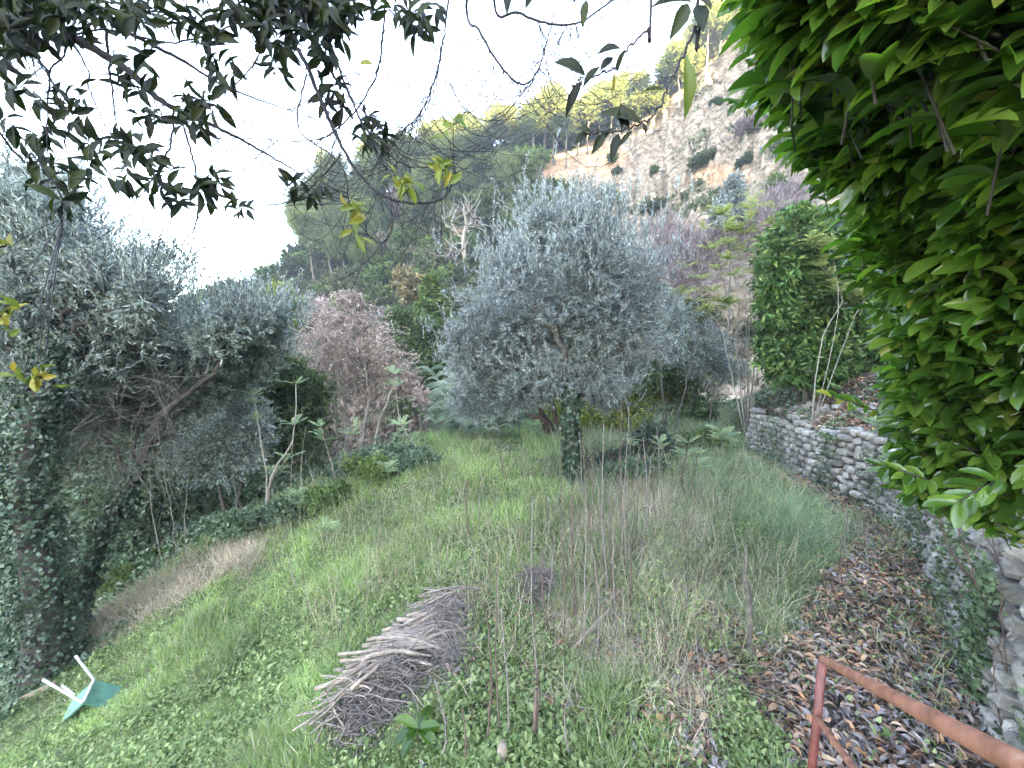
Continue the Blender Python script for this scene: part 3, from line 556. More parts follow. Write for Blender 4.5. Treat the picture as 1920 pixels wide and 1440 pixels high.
for i_, (px_, py_, lab_) in enumerate(((700, 905, 'leafy bush at the top left of the lawn below the dry leaved tree'), (780, 885, 'leafy bush left of the reed clump'), (600, 960, 'leafy bush below the green shrub tree'), (520, 985, 'leafy bush at the foot of the forked sapling'), (1330, 850, 'leafy bush beside the far end of the stone wall'), (430, 1010, 'leafy bush above the straw bank'), (330, 1060, 'leafy bush on the straw bank'), (1210, 905, 'low leafy bush in front of the brush heap'), (250, 1110, 'leafy bush right of the ivy covered trunk'))):
    p_ = Wg(px_, py_); k_ = 5.5 * 60 / p_[1]
    ptree('leafy_bush', lab_, 'bush', (px_, py_), p_[1], [[(px_, py_), (px_ + 5, py_ - k_ * .8)]], [(px_ + R.normal() * k_ * .7, py_ - k_ * R.uniform(.1, 1.1), k_ * .6, k_ * .45) for _ in range(6)], 'bramble' if i_ % 2 else 'scrub_g', (.08, .045), 110, 9, .02, dy=.4, rt=.003)
# second cherry laurel behind
ptree('laurel_bush', 'dense glossy dark green laurel bush standing on the bank behind the stone wall', 'bush', (1520, 700), 9.6, [[(1520, 700), (1510, 600), (1500, 500)], [(1560, 700), (1570, 560)]],
      [(1480, 440, 55, 40), (1540, 430, 60, 40), (1460, 500, 46, 40), (1530, 500, 65, 45), (1590, 480, 55, 45), (1475, 560, 46, 42), (1540, 570, 65, 45), (1600, 560, 55, 50), (1490, 620, 50, 40), (1560, 640, 65, 45), (1610, 650, 50, 45), (1480, 655, 40, 30), (1530, 680, 50, 26), (1640, 560, 50, 60), (1500, 400, 36, 24), (1465, 690, 40, 30), (1520, 705, 50, 26), (1580, 700, 55, 30), (1440, 640, 26, 34), (1440, 560, 24, 36), (1450, 480, 26, 30), (1630, 690, 50, 34)], 'laurel_far', (.17, .065), 170, 13, .06, T=T_DIA, up=.0, droop=.25, dy=.5)
# yellow-green pinnate saplings ----------------------------------------------
def pin_leaves(gl, tips, dirs, L, k=7, mat=0):
    for p, d in zip(tips, dirs):
        a = R.uniform(0, 6.28, k) ; D = np.stack([np.cos(a), np.sin(a), R.uniform(-.05, .75, k)], -1) + np.asarray(d) * .3
        scatter(gl, T_PIN, np.repeat([p], k, 0), D, np.tile([0, 0, 1.], (k, 1)), L * R.uniform(.7, 1.15, k), L * R.uniform(.8, 1.1, k), mat)
def sapling(label, pts_list, Y, mat, L, r0=.018, k=7, base_ground=True, bark='bark_l', extra=2, group=None, name='sapling', mid=True):
    p0 = W(*pts_list[0][0], Y)
    if base_ground: p0 = np.array([p0[0], p0[1], float(G(p0[0], p0[1]))])
    root = thing(name, label, 'sapling', p0, group); g = Geo(); gl = Geo()
    for pts in pts_list:
        q = [W(x, y, Y + (R.uniform(-.15, .15) if i else 0)) for i, (x, y) in enumerate(pts)]
        if pts[0] == pts_list[0][0]: q[0] = p0 - [0, 0, .05]
        st = trunk(g, q, r0 if pts is pts_list[0] else r0 * .7, r0 * .3, 12, 6, .008)
        tips = [st[-1]] + [st[-1 - int(j)] for j in R.integers(1, 5 if mid else 2, extra)]
        pin_leaves(gl, tips, [unit(st[-1] - st[-2])] * len(tips), L, k)
    fit(g, 'trunk', M[bark], root); fit(gl, 'crown', M[mat], root); return root
sapling('tall multi stemmed sapling with yellow green feathery leaves on top of the bank', [[(1412, 705), (1380, 640), (1385, 560), (1365, 480), (1355, 400)], [(1412, 705), (1405, 620), (1390, 520), (1400, 430), (1410, 370)], [(1412, 705), (1415, 640), (1405, 560), (1440, 470), (1450, 390)], [(1412, 705), (1400, 650), (1370, 600), (1350, 560), (1290, 500)],
        [(1412, 705), (1425, 650), (1415, 560), (1425, 480), (1480, 400)], [(1412, 705), (1360, 650), (1350, 610), (1300, 560), (1265, 545)], [(1412, 705), (1390, 660), (1365, 560), (1320, 430)], [(1412, 705), (1420, 640), (1430, 560), (1490, 470), (1530, 420)], [(1412, 705), (1400, 600), (1385, 450), (1340, 390)]], 10.6, 'piny', .36, .017, 6, True, 'bark_l', 11)
sapling('yellow green feathery sapling reaching in front of the dark laurel bush', [[(1530, 700), (1540, 640), (1580, 560), (1540, 500)], [(1530, 700), (1570, 600), (1560, 480), (1520, 450)], [(1530, 700), (1600, 600), (1620, 560), (1580, 540)]], 8.4, 'piny', .36, .012, 7, True, 'bark_l', 7)
sapling('young sapling with yellow tinged feathery leaves standing far left by the grey shrub', [[(498, 1010), (498, 940), (515, 880), (550, 820), (555, 720)], [(498, 1010), (500, 900), (485, 800), (475, 740)], [(498, 1010), (510, 900), (540, 860)]], 8.2, 'pin', .34, .03, 6)
sapling('leaning sapling with feathery tips left of the grass crest', [[(808, 895), (790, 850), (750, 790), (742, 700)], [(808, 895), (770, 845), (748, 810)]], 10.5, 'pin', .42, .022, 8)
sapling('thin pale sapling in front of the pinkish brown tree', [[(640, 960), (630, 900), (616, 850), (600, 800)], [(640, 960), (640, 880), (665, 800)]], 10, 'pin', .36, .018, 5)
sapling('short pale stemmed sapling in front of the dark thicket', [[(675, 960), (685, 910), (682, 880), (700, 850)], [(675, 960), (685, 900), (660, 870)]], 9.6, 'pin', .3, .02, 4)
sapling('feathery sapling with pale leaves right of the olive trunk', [[(1180, 905), (1182, 850), (1180, 790)]], 8.6, 'pin', .28, .01, 6)
sapling('sapling with a twisted brown stem and bright feathery leaves beside the straw clump', [[(1290, 960), (1278, 900), (1285, 860), (1290, 830)], [(1290, 960), (1300, 900), (1310, 850)]], 7.0, 'pin', .30, .016, 6, bark='stalk')
sapling('low feathery sapling at the foot of the bank near the wall end', [[(1350, 870), (1355, 840), (1350, 810)]], 9.0, 'pin', .45, .012, 8)
sapling('low feathery sapling in front of the bramble mound', [[(1235, 890), (1235, 850), (1240, 830)]], 8.2, 'pin', .26, .008, 6)
for i, (x, y, h) in enumerate(((560, 985, 60), (455, 1030, 50), (725, 915, 40), (610, 1030, 40), (1000, 830, 30), (1560, 860, 40), (1640, 840, 50))):
    lab = ['low feathery seedling by the pale saplings', 'low feathery seedling above the straw bank', 'low feathery seedling under the leaning sapling', 'low feathery seedling at the upper left edge of the grass', 'low feathery seedling below the olive crown', 'low feathery seedling growing on the stone wall', 'low feathery seedling on the bank beside the laurel hedge'][i]
    gp = Wg(x, y); sapling(lab, [[(x, y), (x + 3, y - h * .5), (x, y - h)]], gp[1], 'pin', .22 + .012 * gp[1], .008, 8, name='seedling')
# giant reeds --------------------------------------------------------------
def reeds():
    for i, (px, py, Y, n, lab) in enumerate(((880, 850, 12.5, 26, 'clump of blue green giant reeds with arching leaves left of the olive trunk'), (850, 800, 13.5, 16, 'smaller reed clump behind the arching giant reeds'), (960, 840, 12.3, 12, 'low reed clump right under the olive crown'))):
        b = W(px, py, Y); b[2] = float(G(b[0], b[1])); root = thing('giant_reed', lab, 'reed', b); g = Geo(); gl = Geo()
        for s in range(n):
            p0 = b + [R.normal() * .35, R.normal() * .3, 0]; h = R.uniform(1.0, 2.3); le = np.array([R.normal() * .3, R.normal() * .2 - .05, 0])
            st = bez([p0, p0 + [0, 0, h * .5] + le * .3 * h, p0 + [0, 0, h] + le * h], 10); tube(g, st, np.linspace(.014, .006, 10), 4)
            m = 22; t = R.uniform(.25, 1, m) * 9; i0 = np.minimum(t.astype(int), 8); P = st[i0] + (st[i0 + 1] - st[i0]) * (t - i0)[:, None]
            a = np.where(np.arange(m) % 2, 0, np.pi) + R.normal() * .5; D = np.stack([np.cos(a), np.sin(a) * .6, np.full(m, .35)], -1) + R.normal(size=(m, 3)) * .15
            scatter(gl, T_LONG, P, D, np.tile([0, 0, 1.], (m, 1)), R.uniform(.45, .8, m), .045)
        fit(g, 'stem', M['reed'], root); fit(gl, 'leaves', M['reed'], root)
reeds()
# dry pale dead tree on the hill ---------------------------------------------
def dead_tree():
    Y = 46; b = W(872, 478, Y); root = thing('dead_tree', 'leafless pale grey dead tree standing on the hillside before an ochre patch', 'tree', b); g = Geo()
    for pts, r in (([(872, 490), (868, 455), (874, 430), (872, 405), (866, 385)], .28), ([(872, 450), (855, 435), (848, 410), (855, 395)], .14), ([(874, 430), (885, 412), (892, 395)], .12), ([(868, 455), (850, 460), (842, 480)], .1), ([(870, 462), (858, 480)], .08), ([(873, 425), (890, 425), (905, 420)], .1), ([(855, 435), (838, 425), (836, 405), (850, 400)], .08), ([(872, 405), (880, 395), (878, 380)], .07)):
        p = bez([W(x, y, Y + R.uniform(-.5, .5)) for x, y in pts], 10); tube(g, wiggle(p, .08), np.linspace(r, r * .3, 10), 6)
        n = 14; i = R.integers(3, 10, n); A = p[i]; E = A + R.normal(size=(n, 3)) * .9 + [0, 0, .7]; twigs(g, A, (A + E) / 2 + R.normal(size=(n, 3)) * .15, E, .05, .025)
    fit(g, 'trunk', M['bark_l'], root)
dead_tree()
# ------------------------------------------------------------------ hillside vegetation
def hillpoint(px, py):
    r = ray(px, py); t = np.arange(20, 110, .4); h = r[None] * t[:, None]
    below = h[:, 2] + CZ < hillz(np.arctan2(h[:, 0], h[:, 1]), np.hypot(h[:, 0], h[:, 1]))
    return h[int(np.argmax(below))] + [0, 0, CZ] if below.any() else None
def mk_pine(seed):
    g = Geo(); gl = Geo(); h = R.uniform(8, 12); lean = R.normal(size=2) * .8
    tp = trunk(g, [[0, 0, -.5], [lean[0] * .3, lean[1] * .3, h * .4], [lean[0], lean[1], h * .85]], .2, .07, 12, 6, .06)
    cl = []
    for k in range(R.integers(7, 11)):
        z = h * R.uniform(.55, 1.0); s = 2.5 * (1.15 - abs(z / h - .75)); a = R.uniform(0, 6.28); q = R.uniform(.3, 1.7) * (1.4 - z / h * .7)
        cl.append([lean[0] * z / h + math.cos(a) * q, lean[1] * z / h + math.sin(a) * q, z, s * R.uniform(.6, 1), s * R.uniform(.6, 1), s * R.uniform(.4, .6), 1])
    limbs(g, tp[5:], cl, .1, .03, 5)
    crown(gl, g, cl, T_PATCH, .24, .12, 120, 13, .3, 0, .02, shell=.2, jit=.9)
    return g, gl
def mk_shrub(mat, dense=1.0, stalky=False):
    gl = Geo(); cl = []
    for k in range(R.integers(5, 9)):
        a = R.uniform(0, 6.28); q = R.uniform(0, 1.0); cl.append([math.cos(a) * q, math.sin(a) * q, R.uniform(.3, 1.5), R.uniform(.4, .9), R.uniform(.4, .9), R.uniform(.4, .8), 1])
    if stalky: crown(gl, gl, cl, T_DIA, .5, .04, int(50 * dense), 8, .7, 0, .01, shell=.1)
    else: crown(gl, gl, cl, T_PATCH, .15, .09, int(75 * dense), 12, .3, 0, .012, shell=.25, jit=.9)
    return gl
def hill_plants():
    pines = []
    for s in range(5):
        g, gl = mk_pine(s); a = g.build('trunk', M['bark']); b = gl.build('crown', M['pine']); pines.append((a, b, a.data, b.data))
    for a, b, _, _ in pines: C.objects.unlink(a); C.objects.unlink(b)
    def place_pine(p, s, label, group, k):
        r = thing('pine_tree', label, 'tree', p, group); r.scale = (s, s, s); r.rotation_euler = (0, 0, R.uniform(0, 6.28))
        for src in pines[k][:2]:
            c = src.copy(); C.objects.link(c); c.parent = r
    # ridge pines: plan positions along the ridge
    ridge = [(-.53, 0), (-.50, -4), (-.47, 3), (-.44, -3), (-.41, 0), (-.385, 4), (-.36, -5), (-.33, 1), (-.30, -3), (-.27, 3), (-.235, -2), (-.20, 2), (-.165, -3), (-.14, 4), (-.11, 0), (-.08, -4), (-.05, 3), (-.02, 0), (.01, 4), (.04, 6), (.065, 2), (.09, 6), (.12, 8), (.145, 3), (.17, 6), (.20, 2), (.225, 7), (.25, 3), (.275, 8), (.30, 4), (.33, 7), (.36, 2), (.39, 7), (.42, 4), (.45, 8), (.48, 3), (.52, 5)]
    ridge = ridge + [(a + .013, -dr * .6 - 2) for a, dr in ridge]
    for i, (a, dr) in enumerate(ridge):
        az = math.atan(a); r = RR + dr + R.uniform(-1, 1); z = float(hillz(np.array(az), np.array(r)))
        lit = a > .0
        place_pine((r * math.sin(az), r * math.cos(az), z - .3), R.uniform(.8, 1.2) * (.9 if a > .15 else 1), 'golden sunlit pine on the high right part of the ridge' if lit else 'blue green shaded pine along the left part of the ridge', 'sunlit pines on the ridge' if lit else 'shaded pines along the ridge', i % 5)
    # pines on the left slope
    for i in range(60):
        px = R.uniform(545, 980); py = R.uniform(300, 480) if px > 700 else R.uniform(440, 540)
        p = hillpoint(px, py)
        if p is None: continue
        place_pine((p[0], p[1], p[2] - .6), R.uniform(.5, .95), 'dark pine growing on the shaded wooded slope below the ridge', 'pines on the slope below the ridge', i % 5)
    kinds = []
    for mname, lab, st in (('scrub', 'dull green shrub on the hillside', False), ('scrub', 'dull green shrub on the hillside', False), ('scrub_g', 'fresh green bush on the hillside', False), ('scrub_g', 'fresh green bush on the hillside', False), ('twigp', 'grey leafless bush on the hillside', True), ('scrub', 'dull green shrub on the hillside', False)):
        o = mk_shrub(mname, stalky=st).build('shrub', M[mname]); C.objects.unlink(o); kinds.append((o, lab))
    n = 0; tries = 0
    while n < 290 and tries < 4000:
        tries += 1
        px = R.uniform(330, 1500); py = R.uniform(90, 640)
        p = hillpoint(px, py)
        if p is None: continue
        rr_ = math.hypot(p[0], p[1])
        bb = float(bare(p[0], p[1], p[2]))
        if bb > .3 and R.random() < .93: continue
        if px > 1000 and R.random() < .45: continue
        k = int(R.choice([0, 1, 2, 3, 4, 5], p=[.25, .2, .14, .1, .09, .22])); src, lab = kinds[k]
        c = src.copy(); C.objects.link(c); s = R.uniform(1.0, 2.2) * (rr_ / 55) ** .7
        if px > 1150: s *= .62
        c.location = (p[0], p[1], p[2] - .25 * s); c.scale = (s * 1.1, s * 1.1, s); c.rotation_euler = (0, 0, R.uniform(0, 6.28))
        zone = 'on the sparse sandy slope at the right' if px > 1100 else ('on the wooded middle slope' if px > 800 else 'on the low left slope')
        lab2 = lab.replace('on the hillside', zone); tag(c, lab2, 'shrub', lab2.replace('shrub', 'shrubs').replace('bush', 'bushes')); n += 1
    for i in range(64):
        a = -.45 + i * .0165; az = math.atan(a); r = RR + R.uniform(-1.5, 4); z = float(hillz(np.array(az), np.array(r))); src, lab = kinds[int(R.choice([0, 1, 2, 5]))]; c = src.copy(); C.objects.link(c); s = R.uniform(1.5, 2.6)
        c.location = (r * math.sin(az), r * math.cos(az), z - .3); c.scale = (s * 1.2, s * 1.2, s * 1.1); c.rotation_euler = (0, 0, R.uniform(0, 6.28)); lab2 = lab.replace('on the hillside', 'under the ridge pines'); tag(c, lab2, 'shrub', lab2.replace('shrub', 'shrubs').replace('bush', 'bushes'))
    # low undergrowth, uncountable
    g = Geo(); N = 230000; az = np.arctan(R.uniform(-.85, 1.45, N)); r = R.uniform(25, 84, N); z = hillz(az, r); x = r * np.sin(az); y = r * np.cos(az)
    b = bare(x, y, z); keep = R.random(N) > b * .86; keep &= fbm(x * .5, y * .5 + z * .3) > .36
    P = np.stack([x, y, z], -1)[keep]; k = len(P)
    scatter(g, T_PATCH, P, R.normal(size=(k, 3)) * .7 + [0, -.3, .9], R.normal(size=(k, 3)), R.uniform(.3, .8, k) * (1 - .6 * bare(P[:, 0], P[:, 1], P[:, 2])), R.uniform(.15, .45, k) * (1 - .6 * bare(P[:, 0], P[:, 1], P[:, 2]))); P = np.repeat(P, 2, 0)
    g.m = [np.where(fbm(v[:, 0] * .13, v[:, 2] * .2 + v[:, 1] * .05, 3) > .55, 1, 0) for v in [P]]; tag(g.build('hillside_undergrowth', [M['scrub'], M['twig_scrub']]), 'low scrubby undergrowth covering the hillside', 'undergrowth', kind='stuff')
hill_plants()
def place_words(o):
    p = o.location; px, py = proj(p.x, p.y, p.z + 3)
    h = next(w_ for lim, w_ in ((430, 'above the left olive'), (560, 'left of the dry leaved tree'), (680, 'straight above the dry leaved tree'), (790, 'above the tan tree'), (850, 'left of the pale dead tree'), (930, 'above the pale dead tree'), (1010, 'between dead tree and central olive'), (1110, 'over the central olive crown'), (1220, 'above the right half of the olive'), (1330, 'over the purple bare shrub'), (9999, 'next to the near laurel hedge')) if px < lim)
    return h, ('high up ' if py < 240 else 'at mid height ' if py < 400 else 'low down ')
for o in list(C.objects):
    if o.name.startswith(('pine_tree', 'shrub')) and 'group' in o and ('hillside' in o['label'] or 'slope' in o['label'] or 'ridge' in o['label']):
        h, v = place_words(o); L = o['label']
        k = 'golden sunlit pine' if 'golden' in L else 'blue green shaded pine' if 'blue green' in L else 'dark slope pine' if 'pine growing' in L else L.split(' on ')[0].split(' under ')[0]
        z = 'on the ridge ' if 'ridge' in L and 'below' not in L else 'on the hill '
        o['label'] = k + ' ' + z + v + h; o['group'] = k + 's ' + z + v + h
# ------------------------------------------------------------------ dry stone wall
_u = []
for i in range(7):
    for j in range(8):
        th = math.pi * i / 6; ph = 2 * math.pi * j / 8; _u.append([math.sin(th) * math.cos(ph), math.sin(th) * math.sin(ph), math.cos(th)])
_u = np.array(_u); _q = np.array([[i * 8 + j, (i + 1) * 8 + j, (i + 1) * 8 + (j + 1) % 8, i * 8 + (j + 1) % 8] for i in range(6) for j in range(8)])
_s = np.sign(_u) * np.abs(_u) ** .5; _s = _s / np.linalg.norm(_s, axis=1).mean()
def stone(g, p, tang, sx, sy, sz, mat=0):
    t = np.array([tang[0], tang[1], 0]); t = t / np.linalg.norm(t); n = np.array([-t[1], t[0], 0]); k = _s * [sx, sy, sz]
    seed = R.normal(size=(4, 3)) * 2.2; d = 1 + .09 * (np.sin(_u @ seed[0] + seed[3][0]) + np.sin(_u @ seed[1] * 2 + 1) * .6); k = k * d[:, None]
    a = R.normal() * .12; k = k @ np.array([[math.cos(a), 0, math.sin(a)], [0, 1, 0], [-math.sin(a), 0, math.cos(a)]])
    g.add(p + k[:, :1] * t + k[:, 1:2] * n + k[:, 2:] * [0, 0, 1.], _q, mat, False)
def wall():
    g = Geo(); seg = np.linalg.norm(np.diff(WALL, axis=0), axis=1); cum = np.concatenate([[0], np.cumsum(seg)]); tot = cum[-1]
    def at(s):
        i = min(np.searchsorted(cum, s, side='right') - 1, len(seg) - 1); t = (s - cum[i]) / seg[i]; return WALL[i] * (1 - t) + WALL[i + 1] * t, (WALL[i + 1] - WALL[i]) / seg[i]
    root_p = np.array([*WALL[3], 0])
    for row in range(10):
        s = R.uniform(0, .1)
        while s < tot:
            wd = R.uniform(.13, .34); hh = .155
            p, t = at(min(s + wd / 2, tot - .01)); hmax = 1.2 + .14 * math.sin(s * 1.3) + .08 * math.sin(s * 4.1)
            z = row * .135 + .03
            if z < hmax - .12 * R.random():
                gz = float(G(p[0] - .25, p[1])) if True else 0
                off = R.uniform(-.04, .03) + row * .015
                stone(g, np.array([p[0] + t[1] * off, p[1] - t[0] * off, gz + z]), t, wd * R.uniform(.47, .53), .16, hh * R.uniform(.40, .54))
            s += wd * .96
    for k in range(120):                     # tumbled stones along the far bank
        s = R.uniform(tot * .45, tot); p, t = at(s); o = R.uniform(.1, 1.0); x = p[0] + t[1] * o; y = p[1] - t[0] * o
        stone(g, np.array([x, y, float(G(x, y)) + .02]), t, R.uniform(.06, .17), R.uniform(.06, .14), R.uniform(.05, .1))
    o = g.build('stone_wall', M['stone'], origin=root_p); tag(o, 'pale dry stone retaining wall running along the right of the garden', 'wall')
wall()
# ------------------------------------------------------------------ laurel hedge (near right)
def near_hedge():
    root = thing('laurel_hedge', 'big glossy green laurel hedge filling the right side close to the viewer', 'hedge', (3.4, 1.6, float(G(3.4, 1.6))))
    gl = Geo(); g = Geo()
    EX = np.array([0, 60, 150, 200, 230, 270, 330, 400, 480, 560, 650, 760, 870, 925, 955, 985]); EL = np.array([1430, 1450, 1425, 1450, 1490, 1500, 1520, 1560, 1590, 1625, 1655, 1670, 1670, 1680, 1760, 1850])
    n = 0
    P = []; 
    for k in range(5200):
        py = R.uniform(-260, 985); left = np.interp(py, EX, EL) + 12; px = left + (2250 - left) * R.random() ** 1.1
        if py > 930 and px > 1900: continue
        edge = (px - left) / 400
        front = np.interp(py, [-200, 60, 250, 500, 900], [.8, .95, 1.75, 1.95, 2.15]) - .9 * np.clip(edge, 0, 1) * np.interp(py, [0, 300, 900], [.1, .75, .65])
        front = max(front, .72); Y = front + R.exponential(.38) * (1.0 if py > 200 else .8)
        if Y > front + 1.8: continue
        P.append((px, py, Y, edge))
    keep = []
    for px, py, Y, edge in P[:2250]:
        tip = W(px, py, Y)
        d = np.array([-.75, R.normal() * .35 - .05, R.uniform(-.25, .45)]) + R.normal(size=3) * .2; d = d / np.linalg.norm(d)
        L = R.uniform(.22, .4); s = tip - d * L; m = (s + tip) / 2 + [0, 0, .02]
        keep.append((s, m, tip)); nl = R.integers(7, 12); t = np.linspace(.12, 1, nl)[:, None] ; pts = s * (1 - t) + tip * t + [0, 0, .015]
        side = unit(np.cross(d, [0, 0, 1.])); sg = np.where(np.arange(nl) % 2, 1, -1)[:, None]
        D = d * (.55 + .5 * t) + side * sg * (.75 - .45 * t) + R.normal(size=(nl, 3)) * .16 + [0, 0, -.15]
        nm = np.tile([-.15, -.25, 1.], (nl, 1)) + R.normal(size=(nl, 3)) * .28
        nm = nm + R.normal(size=(nl, 3)) * .25; D = D + R.normal(size=(nl, 3)) * .16 + R.normal(size=3) * .2 + [-.15, 0, -.22]; sz = R.uniform(.10, .165, nl) * R.uniform(.8, 1.15); scatter(gl, T_LAUREL, pts, D, nm, sz, sz * R.uniform(.33, .42, nl), 0, True)
    K = np.array(keep); twigs(g, K[:, 0], K[:, 1], K[:, 2], .0035, .002)
    # explicit sprig reaching left
    for (a, b, nl) in (((1500, 205, 1.9), (1385, 195, 1.9), 16), ((1640, 770, 2.3), (1560, 745, 2.3), 12), ((1740, 900, 1.9), (1655, 875, 1.9), 12), ((1880, 900, 1.3), (1790, 945, 1.3), 10)):
        s = W(*a); tip = W(*b); d = unit(tip - s); side = unit(np.cross(d, [0, 0, 1.])); t = np.linspace(0, 1, nl)[:, None]; sg = np.where(np.arange(nl) % 2, 1, -1)[:, None]
        D = d * (.5 + .5 * t) + side * sg * .45 + R.normal(size=(nl, 3)) * .15 + np.array([0, 0, 1.]) * sg * .35 - [0, 0, .1]
        sz = R.uniform(.08, .105, nl); scatter(gl, T_LAUREL, s * (1 - t) + tip * t, D, np.tile([-.2, -.6, .8], (nl, 1)) + R.normal(size=(nl, 3)) * .2, sz, sz * .4, 0, True)
        tube(g, [s, (s + tip) / 2 + [0, 0, .01], tip], [.005, .004, .002], 5)
    # inner boughs
    for k in range(22):
        a = np.array([R.uniform(4.2, 5.4), R.uniform(1.2, 3.2), R.uniform(1.0, 1.4)]); b = W(R.uniform(1720, 2100), R.uniform(0, 850), R.uniform(2.4, 3.0)); p = bez([a, (a + b) / 2 + [.2, 0, .2], b], 10); tube(g, wiggle(p, .02), np.linspace(.02, .006, 10), 6)
    # dense interior foliage further back
    n = 26000; P = np.stack([R.uniform(1.5, 5.2, n), R.uniform(.7, 4.0, n), R.uniform(1.7, 6.5, n)], -1)
    px, py = proj(P[:, 0], P[:, 1], P[:, 2]); lim = np.interp(py, EX, EL) + 60; kp = (px > lim) & (py < 930) & (P[:, 0] > .95 * P[:, 1] + .9)
    P = P[kp]; k = len(P); s = R.uniform(.09, .14, k)
    scatter(gl, T_DIA, P, R.normal(size=(k, 3)) * .6 + [-.6, -.2, -.1], R.normal(size=(k, 3)) * .4 + [0, 0, 1], s, s * .42)
    fit(g, 'branches', M['bark_d'], root); fit(gl, 'leaves', M['laurel'], root)
near_hedge()
# ------------------------------------------------------------------ overhanging bay tree
def bay_tree():
    b = np.array([-2.6, -1.2, float(G(-2.6, -1.2))])
    root = thing('bay_tree', 'overhanging tree whose dark leafy twigs hang across the top of the view', 'tree', b)
    g = Geo(); gl = Geo(); gy = Geo()
    fork = np.array([-1.7, .1, 5.2]); tube(g, bez([b, b + [.2, .3, 1.8], fork], 12), np.linspace(.16, .09, 12), 9)
    fork2 = np.array([0.2, .5, 5.4]); tube(g, bez([fork, (fork + fork2) / 2 + [0, 0, .2], fork2], 8), np.linspace(.08, .04, 8), 7)
    BR = [  # (points (px,py,Y)), start radius, end radius
        ([(60, 20, 2.0), (140, 72, 2.0), (235, 128, 2.0), (290, 180, 2.0), (350, 215, 2.0), (420, 245, 2.05), (520, 300, 2.1), (600, 350, 2.1)], .030, .002, fork),
        ([(160, 8, 2.1), (240, 60, 2.1), (340, 112, 2.1), (400, 150, 2.1), (480, 185, 2.1), (600, 225, 2.1)], .016, .002, fork),
        ([(0, 40, 1.9), (60, 90, 1.9), (110, 170, 1.9), (150, 200, 1.9)], .012, .003, fork),
        ([(0, 250, 1.7), (60, 290, 1.7), (110, 360, 1.7), (118, 410, 1.7)], .006, .002, fork),
        ([(-20, 65, 2.1), (100, 72, 2.1), (200, 55, 2.1), (330, 80, 2.1), (450, 40, 2.1), (520, -10, 2.1)], .006, .003, fork2),
        ([(525, -20, 1.9), (575, 120, 1.9), (620, 230, 1.9), (665, 315, 1.9), (715, 365, 1.9), (775, 381, 1.9), (830, 372, 1.9), (852, 330, 1.9), (850, 300, 1.9)], .012, .003, fork2),
        ([(600, -20, 1.9), (620, 80, 1.9), (660, 190, 1.95), (700, 260, 2.0), (760, 310, 2.0), (850, 310, 2.0)], .008, .002, fork2),
        ([(725, -20, 2.0), (718, 70, 2.0), (702, 150, 2.0), (660, 215, 2.0), (600, 260, 2.0), (520, 262, 2.0), (400, 258, 2.0)], .006, .002, fork2),
        ([(843, -20, 2.0), (828, 90, 2.0), (812, 160, 2.0), (785, 215, 2.0), (750, 240, 2.0), (700, 215, 2.0)], .006, .0015, fork2),
        ([(875, -20, 2.2), (900, 60, 2.2), (940, 125, 2.2), (975, 157, 2.2), (1000, 145, 2.2), (1020, 100, 2.2), (1040, 20, 2.2)], .009, .0025, fork2),
        ([(925, -20, 2.1), (975, 25, 2.1), (1035, 45, 2.1), (1085, 42, 2.1), (1150, 0, 2.1), (1190, -30, 2.1)], .008, .003, fork2),
        ([(1222, -20, 1.0), (1215, 52, 1.0), (1175, 92, 1.0), (1155, 125, 1.0), (1120, 140, 1.0), (1085, 145, 1.0)], .0035, .0015, fork2),
        ([(1315, -20, .85), (1302, 50, .85), (1280, 105, .85), (1250, 165, .85), (1235, 205, .85), (1205, 230, .85), (1160, 245, .85), (1105, 249, .85)], .0035, .0015, fork2),
        ([(325, 205, 2.0), (320, 270, 2.0), (290, 330, 2.0), (260, 370, 2.0), (240, 396, 2.0)], .005, .002, None),
        ([(345, 240, 2.0), (365, 310, 2.0), (372, 380, 2.0), (360, 437, 2.0), (320, 441, 2.0), (288, 434, 2.0)], .005, .0015, None),
        ([(480, -10, 2.1), (490, 90, 2.1), (440, 160, 2.1), (400, 180, 2.1)], .006, .002, fork2),
        ([(575, 140, 1.9), (560, 240, 1.9), (640, 310, 1.9), (660, 400, 1.9), (710, 455, 1.9), (735, 430, 1.9), (732, 380, 1.9), (720, 330, 1.9)], .004, .0015, None),
        ([(640, 290, 1.9), (560, 370, 1.9), (470, 388, 1.9), (430, 380, 1.9)], .004, .0015, None),
        ([(95, 20, 1.9), (92, 140, 1.9), (88, 250, 1.9), (95, 340, 1.9)], .006, .002, fork),
        ([(130, 70, 2.0), (165, 160, 2.0), (190, 220, 2.0), (240, 300, 2.0)], .006, .002, fork),
        ([(200, 60, 2.0), (210, 170, 2.0), (222, 250, 2.0)], .006, .002, None),
        ([(-40, 560, 1.2), (0, 590, 1.2), (15, 580, 1.2)], .004, .002, fork), ([(-40, 740, 1.2), (0, 705, 1.2), (60, 700, 1.2), (80, 712, 1.2)], .004, .002, fork), ([(-40, 480, 1.2), (0, 465, 1.2), (10, 460, 1.2)], .004, .002, fork)]
    allp = []
    for pts, r0, r1, src in BR:
        q = [W(*p) for p in pts]
        if src is not None and pts[0][1] < 700 and pts[0][0] > -30: q = [src + (q[0] - src) * .0, (src + q[0]) / 2 + [0, 0, .25]] + q
        elif src is not None: q = [src + [-.6, .4, -.6], (src + q[0]) / 2 + [-.35, .1, .35], q[0] + [-.12, .02, .22]] + q
        n = 8 * len(q); p = bez(q, n); tube(g, wiggle(p, .002), np.linspace(r0, r1, n), 6); allp.append(p[n // 3:])
    # drooping thin twigs
    AP = np.vstack(allp[:11] + allp[13:17]); thin = []
